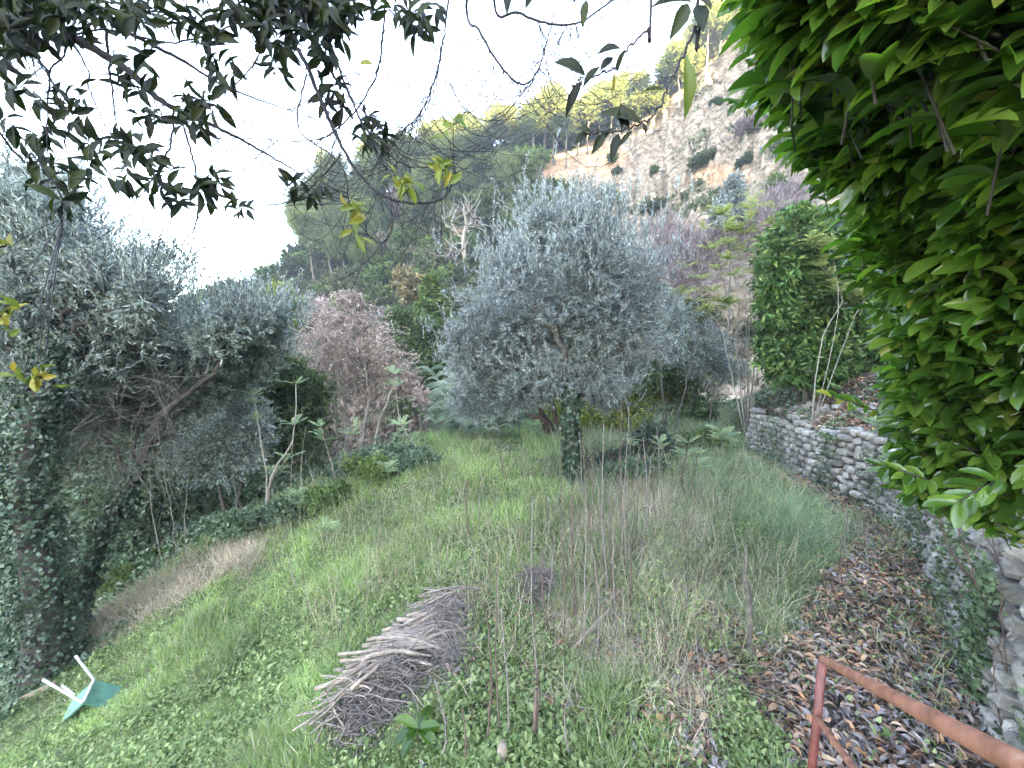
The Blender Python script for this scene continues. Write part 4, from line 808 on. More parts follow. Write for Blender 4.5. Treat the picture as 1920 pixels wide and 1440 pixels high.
    for k in range(190):
        s = AP[R.integers(0, len(AP))]; L = R.uniform(.12, .42); sx = R.choice([-1, 1]); th = np.array([sx * R.uniform(.1, .7), R.normal() * .3, 0])
        q = bez([s, s + th * L * .5 + [0, 0, -.45 * L], s + th * L * 1.1 + [0, 0, -.7 * L], s + th * L * 1.8 + [0, 0, R.uniform(-.6, -.25) * L]], 10); tube(g, wiggle(q, .003), np.linspace(.0022, .0009, 10), 4); thin.append(q)
        if R.random() < .7:
            s2 = q[5]; L *= .5; q2 = bez([s2, s2 + [-sx * .2 * L, 0, -.4 * L], s2 + [-sx * .6 * L, 0, -.8 * L]], 7); tube(g, q2, np.linspace(.0014, .0007, 7), 4)
    AQ = np.vstack([allp[i] for i in (5, 6, 7, 8, 9, 10)]); AQ = AQ[AQ[:, 2] > 3.9]
    for k in range(110):
        s = AQ[R.integers(0, len(AQ))]; L = R.uniform(.2, .55); sx = R.choice([-1, 1]); q = bez([s, s + [sx * .25 * L, R.normal() * .06, -.4 * L], s + [sx * .8 * L, R.normal() * .1, -R.uniform(.5, .8) * L], s + [sx * 1.4 * L, R.normal() * .1, -R.uniform(.1, .6) * L]], 12)
        tube(g, wiggle(q, .004), np.linspace(.0022, .0009, 12), 4)
        for _ in range(2):
            i = R.integers(3, 11); s2 = q[i]; l2 = L * R.uniform(.2, .5); q2 = bez([s2, s2 + [R.normal() * .3 * l2, 0, -.4 * l2], s2 + [R.normal() * .6 * l2, 0, R.uniform(-1, -.2) * l2]], 7); tube(g, wiggle(q2, .002), np.linspace(.0014, .0007, 7), 4)
    def whorl(px, py, Y, n=7, L=.085, G_=None, w=.32, dn=.25):
        p = W(px, py, Y); a = R.uniform(0, 6.28, n); D = np.stack([np.cos(a), R.normal(size=n) * .45, np.sin(a) - dn], -1)
        s = L * R.uniform(.65, 1.15, n); scatter(gl if G_ is None else G_, T_BAY, p + R.normal(size=(n, 3)) * .014, D, R.normal(size=(n, 3)) * .6 + [0, -.9, .3], s, s * w * R.uniform(.75, 1.25, n), 0, True)
        e = p + R.normal(size=3) * .02; ii = np.argmin(np.linalg.norm(AP - p, axis=1)); tube(g, [AP[ii], (AP[ii] + p) / 2 + [0, 0, .01], p], [.002, .0016, .0012], 4)
    for c in ((150, 175), (118, 195), (135, 215), (80, 190), (95, 250), (75, 255), (130, 252), (165, 265), (190, 262), (225, 262), (252, 275), (265, 292), (282, 285), (240, 325), (230, 270), (70, 310), (90, 300), (110, 335), (120, 385), (140, 355), (160, 330), (205, 335), (180, 290),
              (345, 170), (360, 190), (340, 215), (385, 190), (400, 200), (355, 225), (380, 230), (270, 215), (290, 225), (285, 345), (310, 345), (325, 320), (270, 170), (245, 165), (235, 150), (400, 85), (380, 95), (400, 125), (410, 130), (435, 130), (345, 35), (385, 50), (370, 60), (420, 20), (440, 35), (250, 20), (265, 35),
              (275, 100), (262, 115), (60, 20), (30, 30), (90, 40), (120, 20), (20, 60), (60, 60), (10, 110), (75, 15), (40, 80), (160, 20), (190, 15), (210, 30), (130, 45), (30, 90), (25, 165), (10, 230),
              (480, 20), (500, 50), (520, 30), (540, 15), (560, 40), (580, 20), (600, 30), (620, 15), (640, 30), (610, 55), (590, 60), (560, 60), (530, 70), (640, 55), (655, 20), (500, 80), (540, 90), (620, 70), (515, 110), (520, 130), (600, 90), (620, 110),
              (630, 160), (610, 190), (640, 200), (600, 170), (690, 225), (700, 245), (715, 262), (685, 260), (740, 15), (770, 20), (790, 40), (815, 15), (780, 60), (700, 10), (340, 370), (380, 360), (400, 335), (410, 350), (325, 375)):
        whorl(c[0], c[1], R.uniform(1.7, 2.15), R.integers(6, 11), .095)
    for _ in range(34): whorl(R.uniform(475, 660), R.uniform(-25, 60), R.uniform(1.8, 2.3), 8, .095)
    for _ in range(22): whorl(R.uniform(-20, 150), R.uniform(-25, 80), R.uniform(1.7, 2.2), 8, .095)
    for _ in range(24): whorl(R.uniform(150, 470), R.uniform(-25, 40), R.uniform(1.8, 2.3), 7, .09)
    for c in ((440, 385, 6), (455, 395, 5), (540, 345, 6), (560, 350, 7), (590, 362, 7), (575, 372, 5), (600, 350, 4)): whorl(c[0], c[1], 1.75, c[2], .08)
    for c in ((755, 340, 8), (740, 330, 5), (770, 345, 5), (665, 395, 8), (655, 385, 5), (680, 405, 4), (665, 440, 6), (830, 315, 7), (818, 300, 6), (845, 300, 3), (838, 350, 4), (840, 262, 2), (850, 225, 3)): whorl(c[0], c[1], 1.75, c[2], .072, gy)
    for c in ((15, 583), (5, 600), (45, 702), (65, 705), (80, 712), (15, 465)): whorl(c[0], c[1], 1.2, 6, .05, gy, .4)
    # the large near leaves, each placed on its sprig
    for (x0, y0, x1, y1, Y, wd, yl) in ((1097, 142, 1040, 112, .95, .42, 0), (1097, 140, 1063, 118, .95, .4, 0), (1092, 150, 1060, 218, .95, .28, 0), (1125, 125, 1092, 162, .95, .36, 0), (1165, 92, 1120, 98, .95, .4, 0), (1150, 108, 1125, 130, .95, .5, 0), (1172, 92, 1155, 137, .95, .3, 0), (1150, 130, 1148, 178, .95, .16, 1),
                                        (1284, 105, 1288, 222, .85, .26, 1), (1298, 5, 1220, 8, .85, .34, 0), (1290, 8, 1258, 70, .85, .34, 0), (1305, 10, 1320, 55, .85, .5, 0), (1310, 0, 1335, 15, .85, .4, 0), (1247, 170, 1203, 170, .85, .18, 0), (1203, 233, 1128, 207, .85, .36, 0), (1180, 240, 1150, 205, .85, .4, 0), (1165, 245, 1165, 190, .85, .3, 0), (1133, 250, 1110, 288, .85, .36, 0), (1160, 250, 1146, 300, .85, .34, 0), (1186, 245, 1158, 276, .85, .24, 0), (1108, 250, 1085, 238, .85, .5, 0), (1105, 250, 1078, 268, .85, .6, 0), (1205, 230, 1212, 250, .85, .4, 0), (1218, 216, 1205, 200, .85, .3, 0), (1150, 240, 1130, 262, .85, .4, 0),
                                        (700, 122, 672, 118, 1.8, .5, 1), (1100, 0, 1092, 50, 1.3, .35, 0), (1085, -10, 1075, 5, 1.3, .4, 0), (1260, -30, 1240, 5, .85, .5, 0), (1440, 95, 1425, 130, 1.1, .3, 0), (1000, -20, 985, 15, 1.8, .4, 0), (955, -15, 950, 25, 1.8, .35, 0)):
        a = W(x0, y0, Y); b2 = W(x1, y1, Y + R.uniform(-.02, .02)); L = np.linalg.norm(b2 - a)
        scatter(gy if yl else gl, T_BAY, [a], [b2 - a], [[R.normal() * .2, -1, .35]], L, L * wd, 0, True)
    # berries / buds on the sprigs
    for k in range(26):
        p = W(R.uniform(1100, 1140), 247 + R.normal() * 3, .85) if k < 14 else W(R.uniform(1072, 1095), R.uniform(146, 165), .95)
        g.add(p + _u * .0025, _q, 0, True)
    fit(g, 'branches', M['bark_b'], root); fit(gl, 'leaves', M['bay'], root); fit(gy, 'leaves', M['bay_y'], root)
bay_tree()
# ------------------------------------------------------------------ grass, weeds, litter
def plan(n, ymin=2.2, ymax=19, p=1.6, side=1.55):
    u = R.random(n); a = 1 - p; y = (ymin ** a + u * (ymax ** a - ymin ** a)) ** (1 / a); x = y * R.uniform(-side, side * .85, n); return x, y
def pile_m(x, y): return inpoly(x, y, PILE)
PILE = np.array([Wg(*p)[:2] for p in ((620, 1390), (600, 1330), (640, 1270), (640, 1230), (700, 1160), (740, 1130), (850, 1125), (885, 1170), (880, 1240), (850, 1290), (800, 1320), (790, 1390))])
def grass():
    g = Geo(); N = 560000; x, y = plan(N); lm = litter_m(x, y); wd = polydist(x, y, WALL); e = edgedist(x, y)
    lush = fbm(x * .55 + 3, y * .55 + 8, 3); dens = (lush > .36) * 1.0 + .35
    dens = dens * (1 - .93 * lm) * (wd < -.05) * (1 - .8 * sstep(e, .3, 1.8)) * (1 - .6 * pile_m(x, y))
    dens = dens * (1 - .62 * (1 - sstep(y, 3.6, 5.2)) * sstep(x, -1.2, .0)); right = sstep(x, .2, 2.2); keep = R.random(N) < dens
    x, y, right, e = x[keep], y[keep], right[keep], e[keep]; k = len(x); z = G(x, y)
    hgt = (1 - .5 * np.exp(-((x + 1.3) ** 2 + (y - 3.3) ** 2) / 1.2)) * (.05 + .26 * sstep(fbm(x * 1.1, y * 1.1 + 20, 3), .3, .75)) * R.uniform(.5, 1.3, k) * (1 + .6 * sstep(y, 6, 12)); wdth = np.maximum(.004, y * .0011) * R.uniform(.8, 1.6, k)
    D = R.normal(size=(k, 3)) * .42 + [0, 0, .8]; gsel = R.random(k) < (.15 + .6 * right)
    st = (R.random(k) < .07 + .10 * right) | (inpoly(x, y, STRAW_P) & (R.random(k) < .75 * sstep(fbm(x * .9, y * .9 + 70, 3), .38, .6))); 
    P = np.stack([x, y, z - .01], -1)
    for sel, m, f in ((~gsel & ~st, 0, 1), (gsel & ~st, 1, 1.1), (st, 2, 1.3)):
        scatter(g, T_BLADE, P[sel], D[sel] if m < 2 else D[sel] * [1.6, 1.6, .7], R.normal(size=(sel.sum(), 3)), hgt[sel] * f, wdth[sel], m)
    tag(g.build('grass', [M['grass'], M['grass_g'], M['straw']]), 'green meadow grass with dry blades on the sloping lawn', 'grass', kind='stuff')
    # long tufts: grey green right, straw clumps centre
    g = Geo()
    tufts = [(1380 + R.normal() * 70, 900 + R.normal() * 55, .55, 'g') for _ in range(110)] + [(1230 + R.normal() * 50, 960 + R.normal() * 35, .6, 's') for _ in range(70)] + [(1200 + R.normal() * 110, 1180 + R.normal() * 90, .42, 's') for _ in range(90)] + [(1480 + R.normal() * 60, 1010 + R.normal() * 45, .5, 'g') for _ in range(70)] + [(R.uniform(140, 500), 0, .4, 'b') for _ in range(150)] + [(1120 + R.normal() * 80, 1010 + R.normal() * 60, .45, 's') for _ in range(50)]
    for px, py, L, kk in tufts:
        if kk == 'b': py = 1200 - (px - 140) * .50 + R.normal() * 16
        p = Wg(px, py)
        if polydist(p[0], p[1], WALL) > -.2: continue
        n = 46; D = R.normal(size=(n, 3)) * .55 + [R.normal() * .3, R.normal() * .3, .8]; q = p + np.stack([R.normal(size=n) * .1, R.normal(size=n) * .1, np.zeros(n)], -1)
        scatter(g, T_BLADE, q, D, R.normal(size=(n, 3)), L * R.uniform(.4, 1, n), max(.0035, p[1] * .0009), {'g': 0, 's': 1, 'b': 1}[kk])
    tag(g.build('dry_grass_tufts', [M['grass_g'], M['straw']]), 'long dry straw and grey green grass tufts lying over the lawn', 'grass', kind='stuff')
grass()
def tall_weeds():
    g = Geo(); n = 4200; x, y = plan(n, 3.2, 14, 1.2, 1.0); x = x * .75 + .6; kp = (litter_m(x, y) < .3) & (edgedist(x, y) < .3) & ~pile_m(x, y) & (fbm(x * .7 + 2, y * .7 + 33, 3) > .42); x, y = x[kp], y[kp]; n = len(x)
    A = np.stack([x, y, G(x, y)], -1); L = R.uniform(.2, .75, n); d = unit(R.normal(size=(n, 3)) * [.28, .28, 0] + [0, 0, 1]); E = A + d * L[:, None]; Mi = (A + E) / 2 + R.normal(size=(n, 3)) * .03
    twigs(g, A, Mi, E, .0035, .0018, 1)
    for t in np.linspace(.15, 1, 9): scatter(g, T_DIA, A * (1 - t) + E * t, R.normal(size=(n, 3)) + [0, 0, .4], R.normal(size=(n, 3)) * .5 + [0, 0, 1], R.uniform(.02, .07, n), R.uniform(.008, .02, n), 0)
    n = 3200; x, y = plan(n, 2.8, 11, 1.3, 1.0); x = x * .6 + .9; kp = (polydist(x, y, WALL) < -.3) & ~pile_m(x, y); x, y = x[kp], y[kp]; n = len(x); A = np.stack([x, y, G(x, y) + .03], -1); D = R.normal(size=(n, 3)) * [.2, .2, .07] + [0, 0, .05]; twigs(g, A, A + D * .5 + [0, 0, .03], A + D, .003, .0015, 1)
    tag(g.build('tall_weeds', [M['weed'], M['straw']]), 'thin tall weeds and pale dry stems scattered over the lawn', 'weeds', kind='stuff')
tall_weeds()
def weeds():
    g = Geo(); N = 42000; x, y = plan(N, 2.2, 16, 1.7); lm = litter_m(x, y); wd = polydist(x, y, WALL)
    f = fbm(x * 1.1 + 40, y * 1.1, 3); keep = (R.random(N) < (f > .5) * .9 + .15) & (R.random(N) > lm * .93) & (wd < -.05) & ~(pile_m(x, y) & (R.random(N) < .9)) & (edgedist(x, y) < 1.5)
    x, y = x[keep], y[keep]; k = len(x); z = G(x, y); m = 7
    c = np.repeat(np.stack([x, y, z + .02], -1), m, 0); a = R.uniform(0, 6.28, k * m); D = np.stack([np.cos(a), np.sin(a), R.uniform(.1, 1.2, k * m)], -1)
    s = np.repeat(R.uniform(.018, .048, k) * (1 + .6 * (R.random(k) < .06)), m) * R.uniform(.6, 1.2, k * m); c = c + R.normal(size=c.shape) * [.04, .04, .0] + np.stack([0 * a, 0 * a, R.uniform(0, .09, k * m)], -1)
    scatter(g, T_HEART, c, D, np.tile([0, 0, 1.], (k * m, 1)) + R.normal(size=(k * m, 3)) * .3, s, s * .62)
    tag(g.build('broad_leaf_weeds', M['weed']), 'low broad leaved weeds growing through the grass', 'weeds', kind='stuff')
    # brambles and undergrowth beyond the lawn edge, on the bank, and along the wall foot
    g = Geo(); N = 60000; x, y = plan(N, 3, 24, 1.35, 1.6); e = edgedist(x, y); f = fbm(x * .7 + 4, y * .7 + 60, 3)
    wd = polydist(x, y, WALL); h = .15 + .9 * sstep(e, .3, 3.0) * (.4 + f) + 1.0 * sstep(y, 15, 19) * f
    keep = ((e > -.1) | (y > 14)) & (wd < 0) & ~(inpoly(x, y, STRAW_P) & (R.random(N) < .72)); keep &= R.random(N) < .35 + (f > .42) * .6
    x, y, h = x[keep], y[keep], h[keep]; k = len(x); m = 6; z = G(x, y)
    c = np.repeat(np.stack([x, y, z], -1), m, 0); hh = np.repeat(h, m); c += np.stack([R.normal(size=k * m) * .09, R.normal(size=k * m) * .09, hh * R.random(k * m) ** .7 * np.repeat(R.uniform(.5, 1, k), m)], -1)
    s = R.uniform(.05, .12, k * m); scatter(g, T_HEART, c, R.normal(size=c.shape) + [0, 0, .2], R.normal(size=c.shape) * .5 + [0, 0, 1], s, s * .65)
    tag(g.build('bramble_cover', M['bramble']), 'tangled brambles and leafy undergrowth below the lawn edge', 'undergrowth', kind='stuff')
    g = Geo(); N = 75000; x = R.uniform(3, 13, N); y = R.uniform(1.0, 15, N); wd = polydist(x, y, WALL); f = fbm(x * 1.2, y * 1.2 + 90, 3)
    keep = (wd > -.12) & (f > .47); x, y = x[keep], y[keep]; wd = wd[keep]; k = len(x); z = G(x, y) + R.uniform(0, .16, k); s = R.uniform(.04, .09, k)
    scatter(g, T_HEART, np.stack([x, y, z], -1), R.normal(size=(k, 3)) + [-.4, -.3, 0], R.normal(size=(k, 3)) * .5 + [-.3, -.2, 1], s, s * .8)
    # ivy hanging on the near end of the wall
    n = 13000; t = R.random(n) ** .8; i = np.minimum(R.integers(0, 10, n), 6 + 0 * R.integers(0, 7, n)); i = np.where(R.random(n) < .5, R.integers(0, 3, n), R.integers(3, 7, n)); tt = R.random(n)[:, None]; p = WALL[i] * (1 - tt) + WALL[i + 1] * tt; fz = fbm(p[:, 1] * 2, t * 2, 2); kp = fz > np.where(i < 3, .52, .58)
    z = G(p[:, 0] - .3, p[:, 1]) + R.uniform(0, 1.15, n); P = np.stack([p[:, 0] - R.uniform(.1, .26, n), p[:, 1], z], -1)[kp]; k = len(P); s = R.uniform(.022, .055, k)
    scatter(g, T_HEART, P, R.normal(size=(k, 3)) * .6 + [0, 0, -.7], R.normal(size=(k, 3)) * .4 + [-1, -.2, .2], s, s * .85)
    tag(g.build('bank_ivy', M['ivy_l']), 'ivy and low leaves creeping over the bank and the stone wall', 'ivy', kind='stuff')
    g = Geo(); N = 110000; x = R.uniform(-.6, 8, N); y = R.uniform(1.2, 13, N); lm = litter_m(x, y); keep = (R.random(N) < lm) & (R.random(N) < np.clip(8 / y, 0, 1)); x, y = x[keep], y[keep]; k = len(x)
    z = G(x, y) + R.uniform(.004, .05, k); a = R.uniform(0, 6.28, k); D = np.stack([np.cos(a), np.sin(a), R.normal(size=k) * .35], -1); s = R.uniform(.05, .11, k); sel = R.random(k) < .3 + .3 * sstep(2.6 - y + x * .3, 0, 1)
    nm = R.normal(size=(k, 3)) * .35 + [0, 0, 1]
    P = np.stack([x, y, z], -1)
    scatter(g, T_LIT, P[sel], D[sel], nm[sel], s[sel], s[sel] * R.uniform(.3, .5, sel.sum()), 1, True); scatter(g, T_LIT, P[~sel], D[~sel], nm[~sel], s[~sel], s[~sel] * R.uniform(.3, .5, (~sel).sum()), 0, True)
    tag(g.build('leaf_litter', [M['litter'], M['litter_g']]), 'brown and grey fallen leaves covering the ground by the wall', 'leaf litter', kind='stuff')
weeds()
# ------------------------------------------------------------------ stick piles
def stick_piles():
    # the pile axis runs from near-left to far-right; sticks lie across it
    a = Wg(665, 1350); b = Wg(835, 1150); ax = b - a; L = np.linalg.norm(ax[:2]); axn = ax / L
    across = np.array([.97, .25, 0.08]); lab = 'pale cut stick lying across the big woodpile'
    def hp(t, v): return .30 * math.exp(-(v / .42) ** 2) * (.65 + .35 * math.sin(t * 5 + .6))
    k = 0
    for i in range(270):
        big = i < 80; t = R.uniform(-.05, 1.12); v = R.normal() * (.14 if big else .15)
        ln = R.uniform(.45, .95) if big else R.uniform(.35, .8); r = R.uniform(.013, .024) if big else R.uniform(.004, .009)
        ang = R.normal() * (.32 if big else .5) ; ca, sa = math.cos(ang), math.sin(ang); d = np.array([across[0] * ca - across[1] * sa, across[0] * sa + across[1] * ca, 0]); d /= np.linalg.norm(d)
        if big: t = R.uniform(.22, .98)
        c = a + ax * t + across * v; c[2] = float(G(c[0], c[1])) + (R.uniform(.5, 1.12) if not big else R.uniform(.6, 1.05)) * hp(t, v) + .02
        p0 = c - d * ln / 2; p1 = c + d * ln / 2
        for q in (p0, p1): q[2] -= .10 * ln * R.uniform(.3, 1)
        p = bez([p0, c + [0, 0, R.uniform(0, .03)], p1], 7); p = wiggle(p, .004 if big else .008)
        g = Geo(); tube(g, p, np.linspace(r, r * R.uniform(.6, .9), 7), 7 if big else 5); o = g.build('cut_stick' if big else 'thin_stick', M['stick'] if (big or R.random() < .5) else M['twig'], origin=c)
        if big: tag(o, lab, 'stick', 'pale cut sticks on the big woodpile')
        else: tag(o, 'thin dry branch heaped on the big woodpile', 'stick', 'thin branches in the big woodpile')
    def heap(px, py, rx, ry, h, n, lab, mat, r=.004, Ls=(.12, .4)):
        c = Wg(px, py); g = Geo(); u = R.normal(size=(n, 2)) * [rx, ry] * .45; zz = h * np.exp(-(u[:, 0] / rx) ** 2 * 2 - (u[:, 1] / ry) ** 2 * 2) * R.random(n) ** .5
        x = c[0] + u[:, 0]; y = c[1] + u[:, 1]; Cn = np.stack([x, y, G(x, y) + zz + .01], -1); d = R.normal(size=(n, 3)) * [1, .8, .28]; d = unit(d) * R.uniform(*Ls, n)[:, None] / 2
        twigs(g, Cn - d, Cn + R.normal(size=(n, 3)) * .035, Cn + d, R.uniform(.4, 1.6, n) * r, r * .4)
        tag(g.build('twig_heap', M[mat], origin=c), lab, 'twigs', kind='stuff')
    heap(725, 1295, .38, .30, .34, 620, 'tangled thin twigs heaped on the near half of the big woodpile', 'twig', .0045)
    heap(665, 1355, .42, .3, .2, 340, 'loose twigs spilling from the lower end of the big woodpile', 'twig', .0045)
    heap(825, 1170, .5, .32, .2, 320, 'thin twigs at the upper end of the big woodpile', 'twig', .0045, (.2, .6))
    heap(1010, 1105, .30, .32, .26, 620, 'small round heap of reddish brown twigs behind the tall dead stalks', 'twig', .0045, (.15, .45))
    heap(850, 1225, .3, .25, .10, 260, 'thin twigs along the right flank of the big woodpile', 'twig', .004, (.2, .6))
stick_piles()
# ------------------------------------------------------------------ stalks, stakes, poles
def stalks():
    S = [(938, 1400, 933, 1050), (955, 1395, 940, 1140), (912, 1400, 912, 1145), (825, 1440, 815, 1275), (1000, 1400, 1003, 1240), (1010, 1290, 1000, 930), (1035, 1200, 1015, 1040), (1022, 1160, 1040, 1000), (1080, 1170, 1073, 905), (1095, 1230, 1100, 940), (1060, 1180, 1050, 960), (1140, 1120, 1120, 900), (1150, 1110, 1143, 930), (1160, 1090, 1165, 880), (1125, 1160, 1092, 830), (1175, 1090, 1180, 760), (1172, 1070, 1165, 745), (1185, 1050, 1150, 920), (1110, 1000, 1112, 850), (1090, 960, 1087, 810), (1052, 960, 1052, 800), (1200, 1040, 1220, 855), (1235, 1010, 1222, 880), (1250, 1000, 1232, 800),
         (945, 900, 925, 790), (950, 900, 935, 800), (1320, 960, 1290, 880), (1330, 970, 1300, 850), (880, 1010, 878, 900), (900, 1000, 905, 880), (1240, 1260, 1235, 1120), (1290, 1200, 1285, 1080), (1347, 1290, 1347, 1170), (1073, 1440, 1073, 1280), (870, 1440, 868, 1330), (1580, 1060, 1588, 960), (1590, 1140, 1575, 1010), (1630, 1080, 1628, 980), (715, 1070, 712, 1000), (560, 1110, 540, 1040), (745, 1290, 735, 1200), (1130, 1060, 1133, 790), (1190, 1040, 1196, 850), (1215, 1010, 1206, 820), (1065, 1040, 1066, 920), (1030, 1020, 1026, 930), (985, 1100, 975, 990), (1155, 1180, 1150, 1000), (1182, 1150, 1172, 950), (1118, 1240, 1110, 1020)]
    for i, (x0, y0, x1, y1) in enumerate(S):
        b = Wg(x0, y0); t = W(x1, y1, b[1] + R.uniform(-.15, .2)); m = (b + t) / 2 + R.normal(size=3) * .03
        dark = i % 2 == 0; r = R.uniform(.006, .0095) * (1 + b[1] * .05); g = Geo(); p = wiggle(bez([b - [0, 0, .03], m, t], 12), .004)
        tube(g, p, np.linspace(r, r * .45, 12), 5)
        n = 7; ii = R.integers(3, 11, n); d = R.normal(size=(n, 3)) * .03; twigs(g, p[ii], p[ii] + d * .5, p[ii] + d, .003, .002)
        o = g.build('dead_stalk', M['stalk'] if dark else M['twig'], origin=b)
        if y0 > 1280 and x0 < 1100: z_ = 'in the near foreground between the woodpile and the railing'
        elif x0 < 960 and y0 < 1120: z_ = 'in the middle of the lawn left of the olive trunk'
        elif x0 > 1500: z_ = 'in the leaf litter by the stone wall'
        elif x0 > 1235: z_ = 'in the grass right of the main stand of stalks'
        elif y0 > 1150: z_ = 'beside the small twig heap'
        else: z_ = 'in the dense stand below the olive trunk'
        tag(o, ('thin dark dead stalk ' if dark else 'thin greyish brown dead stalk ') + z_, 'stalk', ('dark' if dark else 'greyish') + ' dead stalks ' + z_)
    # straggly pale suckers on the left thicket
    for i, (x0, y0, x1, y1, Y) in enumerate(((300, 960, 280, 860, 8.5), (320, 960, 305, 870, 8.5), (340, 960, 360, 850, 8.7), (300, 1080, 305, 1010, 8), (545, 960, 550, 830, 9), (570, 960, 575, 800, 9), (625, 960, 640, 860, 10), (660, 950, 650, 840, 10), (715, 930, 712, 830, 10), (590, 1000, 575, 870, 9), (450, 980, 430, 860, 9), (520, 1000, 505, 880, 9), (735, 930, 745, 860, 10), (352, 1060, 355, 990, 8))):
        b = W(x0, y0, Y); b[2] = float(G(b[0], b[1])); t = W(x1, y1, Y); g = Geo(); p = wiggle(bez([b, (b + t) / 2 + [R.normal() * .1, 0, 0], t], 10), .01); tube(g, p, np.linspace(.013, .005, 10), 5)
        n = 8; ii = R.integers(4, 10, n); d = R.normal(size=(n, 3)) * .12 + [0, 0, .12]; twigs(g, p[ii], p[ii] + d * .5, p[ii] + d, .005, .002)
        tag(g.build('bare_sucker', M['bark_l'], origin=b), 'pale bare stem rising in front of the left thicket', 'stem', 'pale bare stems before the left thicket')
    # dark stake
    b = Wg(1410, 1240); t = W(1396, 1020, b[1]); g = Geo(); p = wiggle(bez([b - [0, 0, .1], (b + t) / 2, t], 12), .006); tube(g, p, [.034, .032, .03, .028, .028, .026, .026, .024, .022, .018, .012, .006], 8)
    tag(g.build('wooden_stake', M['bark'], origin=b), 'rough dark wooden stake standing in the grass right of centre', 'stake')
    b = Wg(940, 1435); g = Geo(); tube(g, [b - [0, 0, .05], b + [0, 0, .07], b + [.01, 0, .17]], [.045, .04, .03], 8); tag(g.build('tree_stump', M['plank'], origin=b), 'pale cut stump at the bottom edge among the stalks', 'stump')
    b = Wg(1000, 1395); g = Geo(); tube(g, [b, b + [.01, 0, .2], W(1006, 1292, b[1])], [.016, .014, .013], 7); tag(g.build('dead_stump', M['stalk'], origin=b), 'thick dark cut off stem in front of the pale stump', 'stem')
    for (x0, y0, x1, y1, r, lab) in ((1155, 1090, 1235, 955, .016, 'long pale pole slanting among the stalks, upper one'), (1165, 1070, 1240, 1008, .014, 'short pale pole lying beside the long slanting pole'), (1060, 1245, 1147, 1170, .015, 'pale stick lying in the grass below the slanting poles'), (1050, 1330, 1120, 1210, .006, 'thin pale stem lying below the short sticks'), (330, 1008, 520, 1030, .014, 'thin white pole lying level on the left bank'), (1130, 1270, 1200, 1330, .006, 'bent dry stem in the flattened grass'), (1045, 1232, 1075, 1275, .008, 'short crossed stick left of the pale stick'), (900, 1420, 985, 1370, .006, 'thin branch on the ground by the pale stump')):
        a = Wg(x0, y0); b = Wg(x1, y1); a[2] += .05; b[2] += .2 if r > .01 else .06; c = (a + b) / 2; g = Geo(); tube(g, wiggle(bez([a, c + [0, 0, .02], b], 8), .006), np.linspace(r, r * .7, 8), 6); tag(g.build('pole', M['stick'], origin=c), lab, 'pole')
    # shoots in front of the wall at right
    for i, (pts, Y, r, lab) in enumerate((([(1895, 1290), (1840, 1120), (1780, 1030), (1755, 960)], 3.0, .011, 'tallest dark shoot curving up before the near end of the wall'), ([(1895, 1290), (1850, 1150), (1815, 1060), (1790, 955)], 2.9, .009, 'dark shoot just right of the tallest one'), ([(1900, 1430), (1890, 1250), (1870, 1080)], 2.6, .007, 'straight thin shoot at the right edge by the wall'), ([(1870, 1420), (1868, 1300), (1860, 1200)], 2.6, .006, 'short thin shoot at the foot of the wall'), ([(1915, 1200), (1880, 1080), (1840, 990)], 3.0, .008, 'shoot leaning left under the hedge'))):
        q = [W(x, y, Y) for x, y in pts]; q[0][2] = float(G(q[0][0] - .2, q[0][1])) if i != 4 else q[0][2] - .5; g = Geo(); p = wiggle(bez(q, 16), .006); tube(g, p, np.linspace(r, r * .35, 16), 6)
        n = 8; ii = R.integers(6, 15, n); d = R.normal(size=(n, 3)) * .07 + [0, 0, .08]; twigs(g, p[ii], p[ii] + d * .5, p[ii] + d, .0035, .002)
        tag(g.build('shoot', M['stalk'], origin=q[0]), lab, 'shoot')
    # board at left
    a = Wg(-10, 1345); b = Wg(105, 1292); g = Geo(); d = unit(b - a); n = np.array([0, 0, 1.]); s = np.cross(d, n)
    P = []
    for q in (a - d * .6, b): P += [q + s * .02 - n * .05, q - s * .02 - n * .05, q - s * .02 + n * .12, q + s * .02 + n * .12]
    g.add(P, [[0, 1, 2, 3], [7, 6, 5, 4], [0, 4, 5, 1], [1, 5, 6, 2], [2, 6, 7, 3], [3, 7, 4, 0]], 0); tag(g.build('wooden_board', M['plank'], origin=a), 'weathered board edging the bank beside the upturned chair', 'board')
stalks()
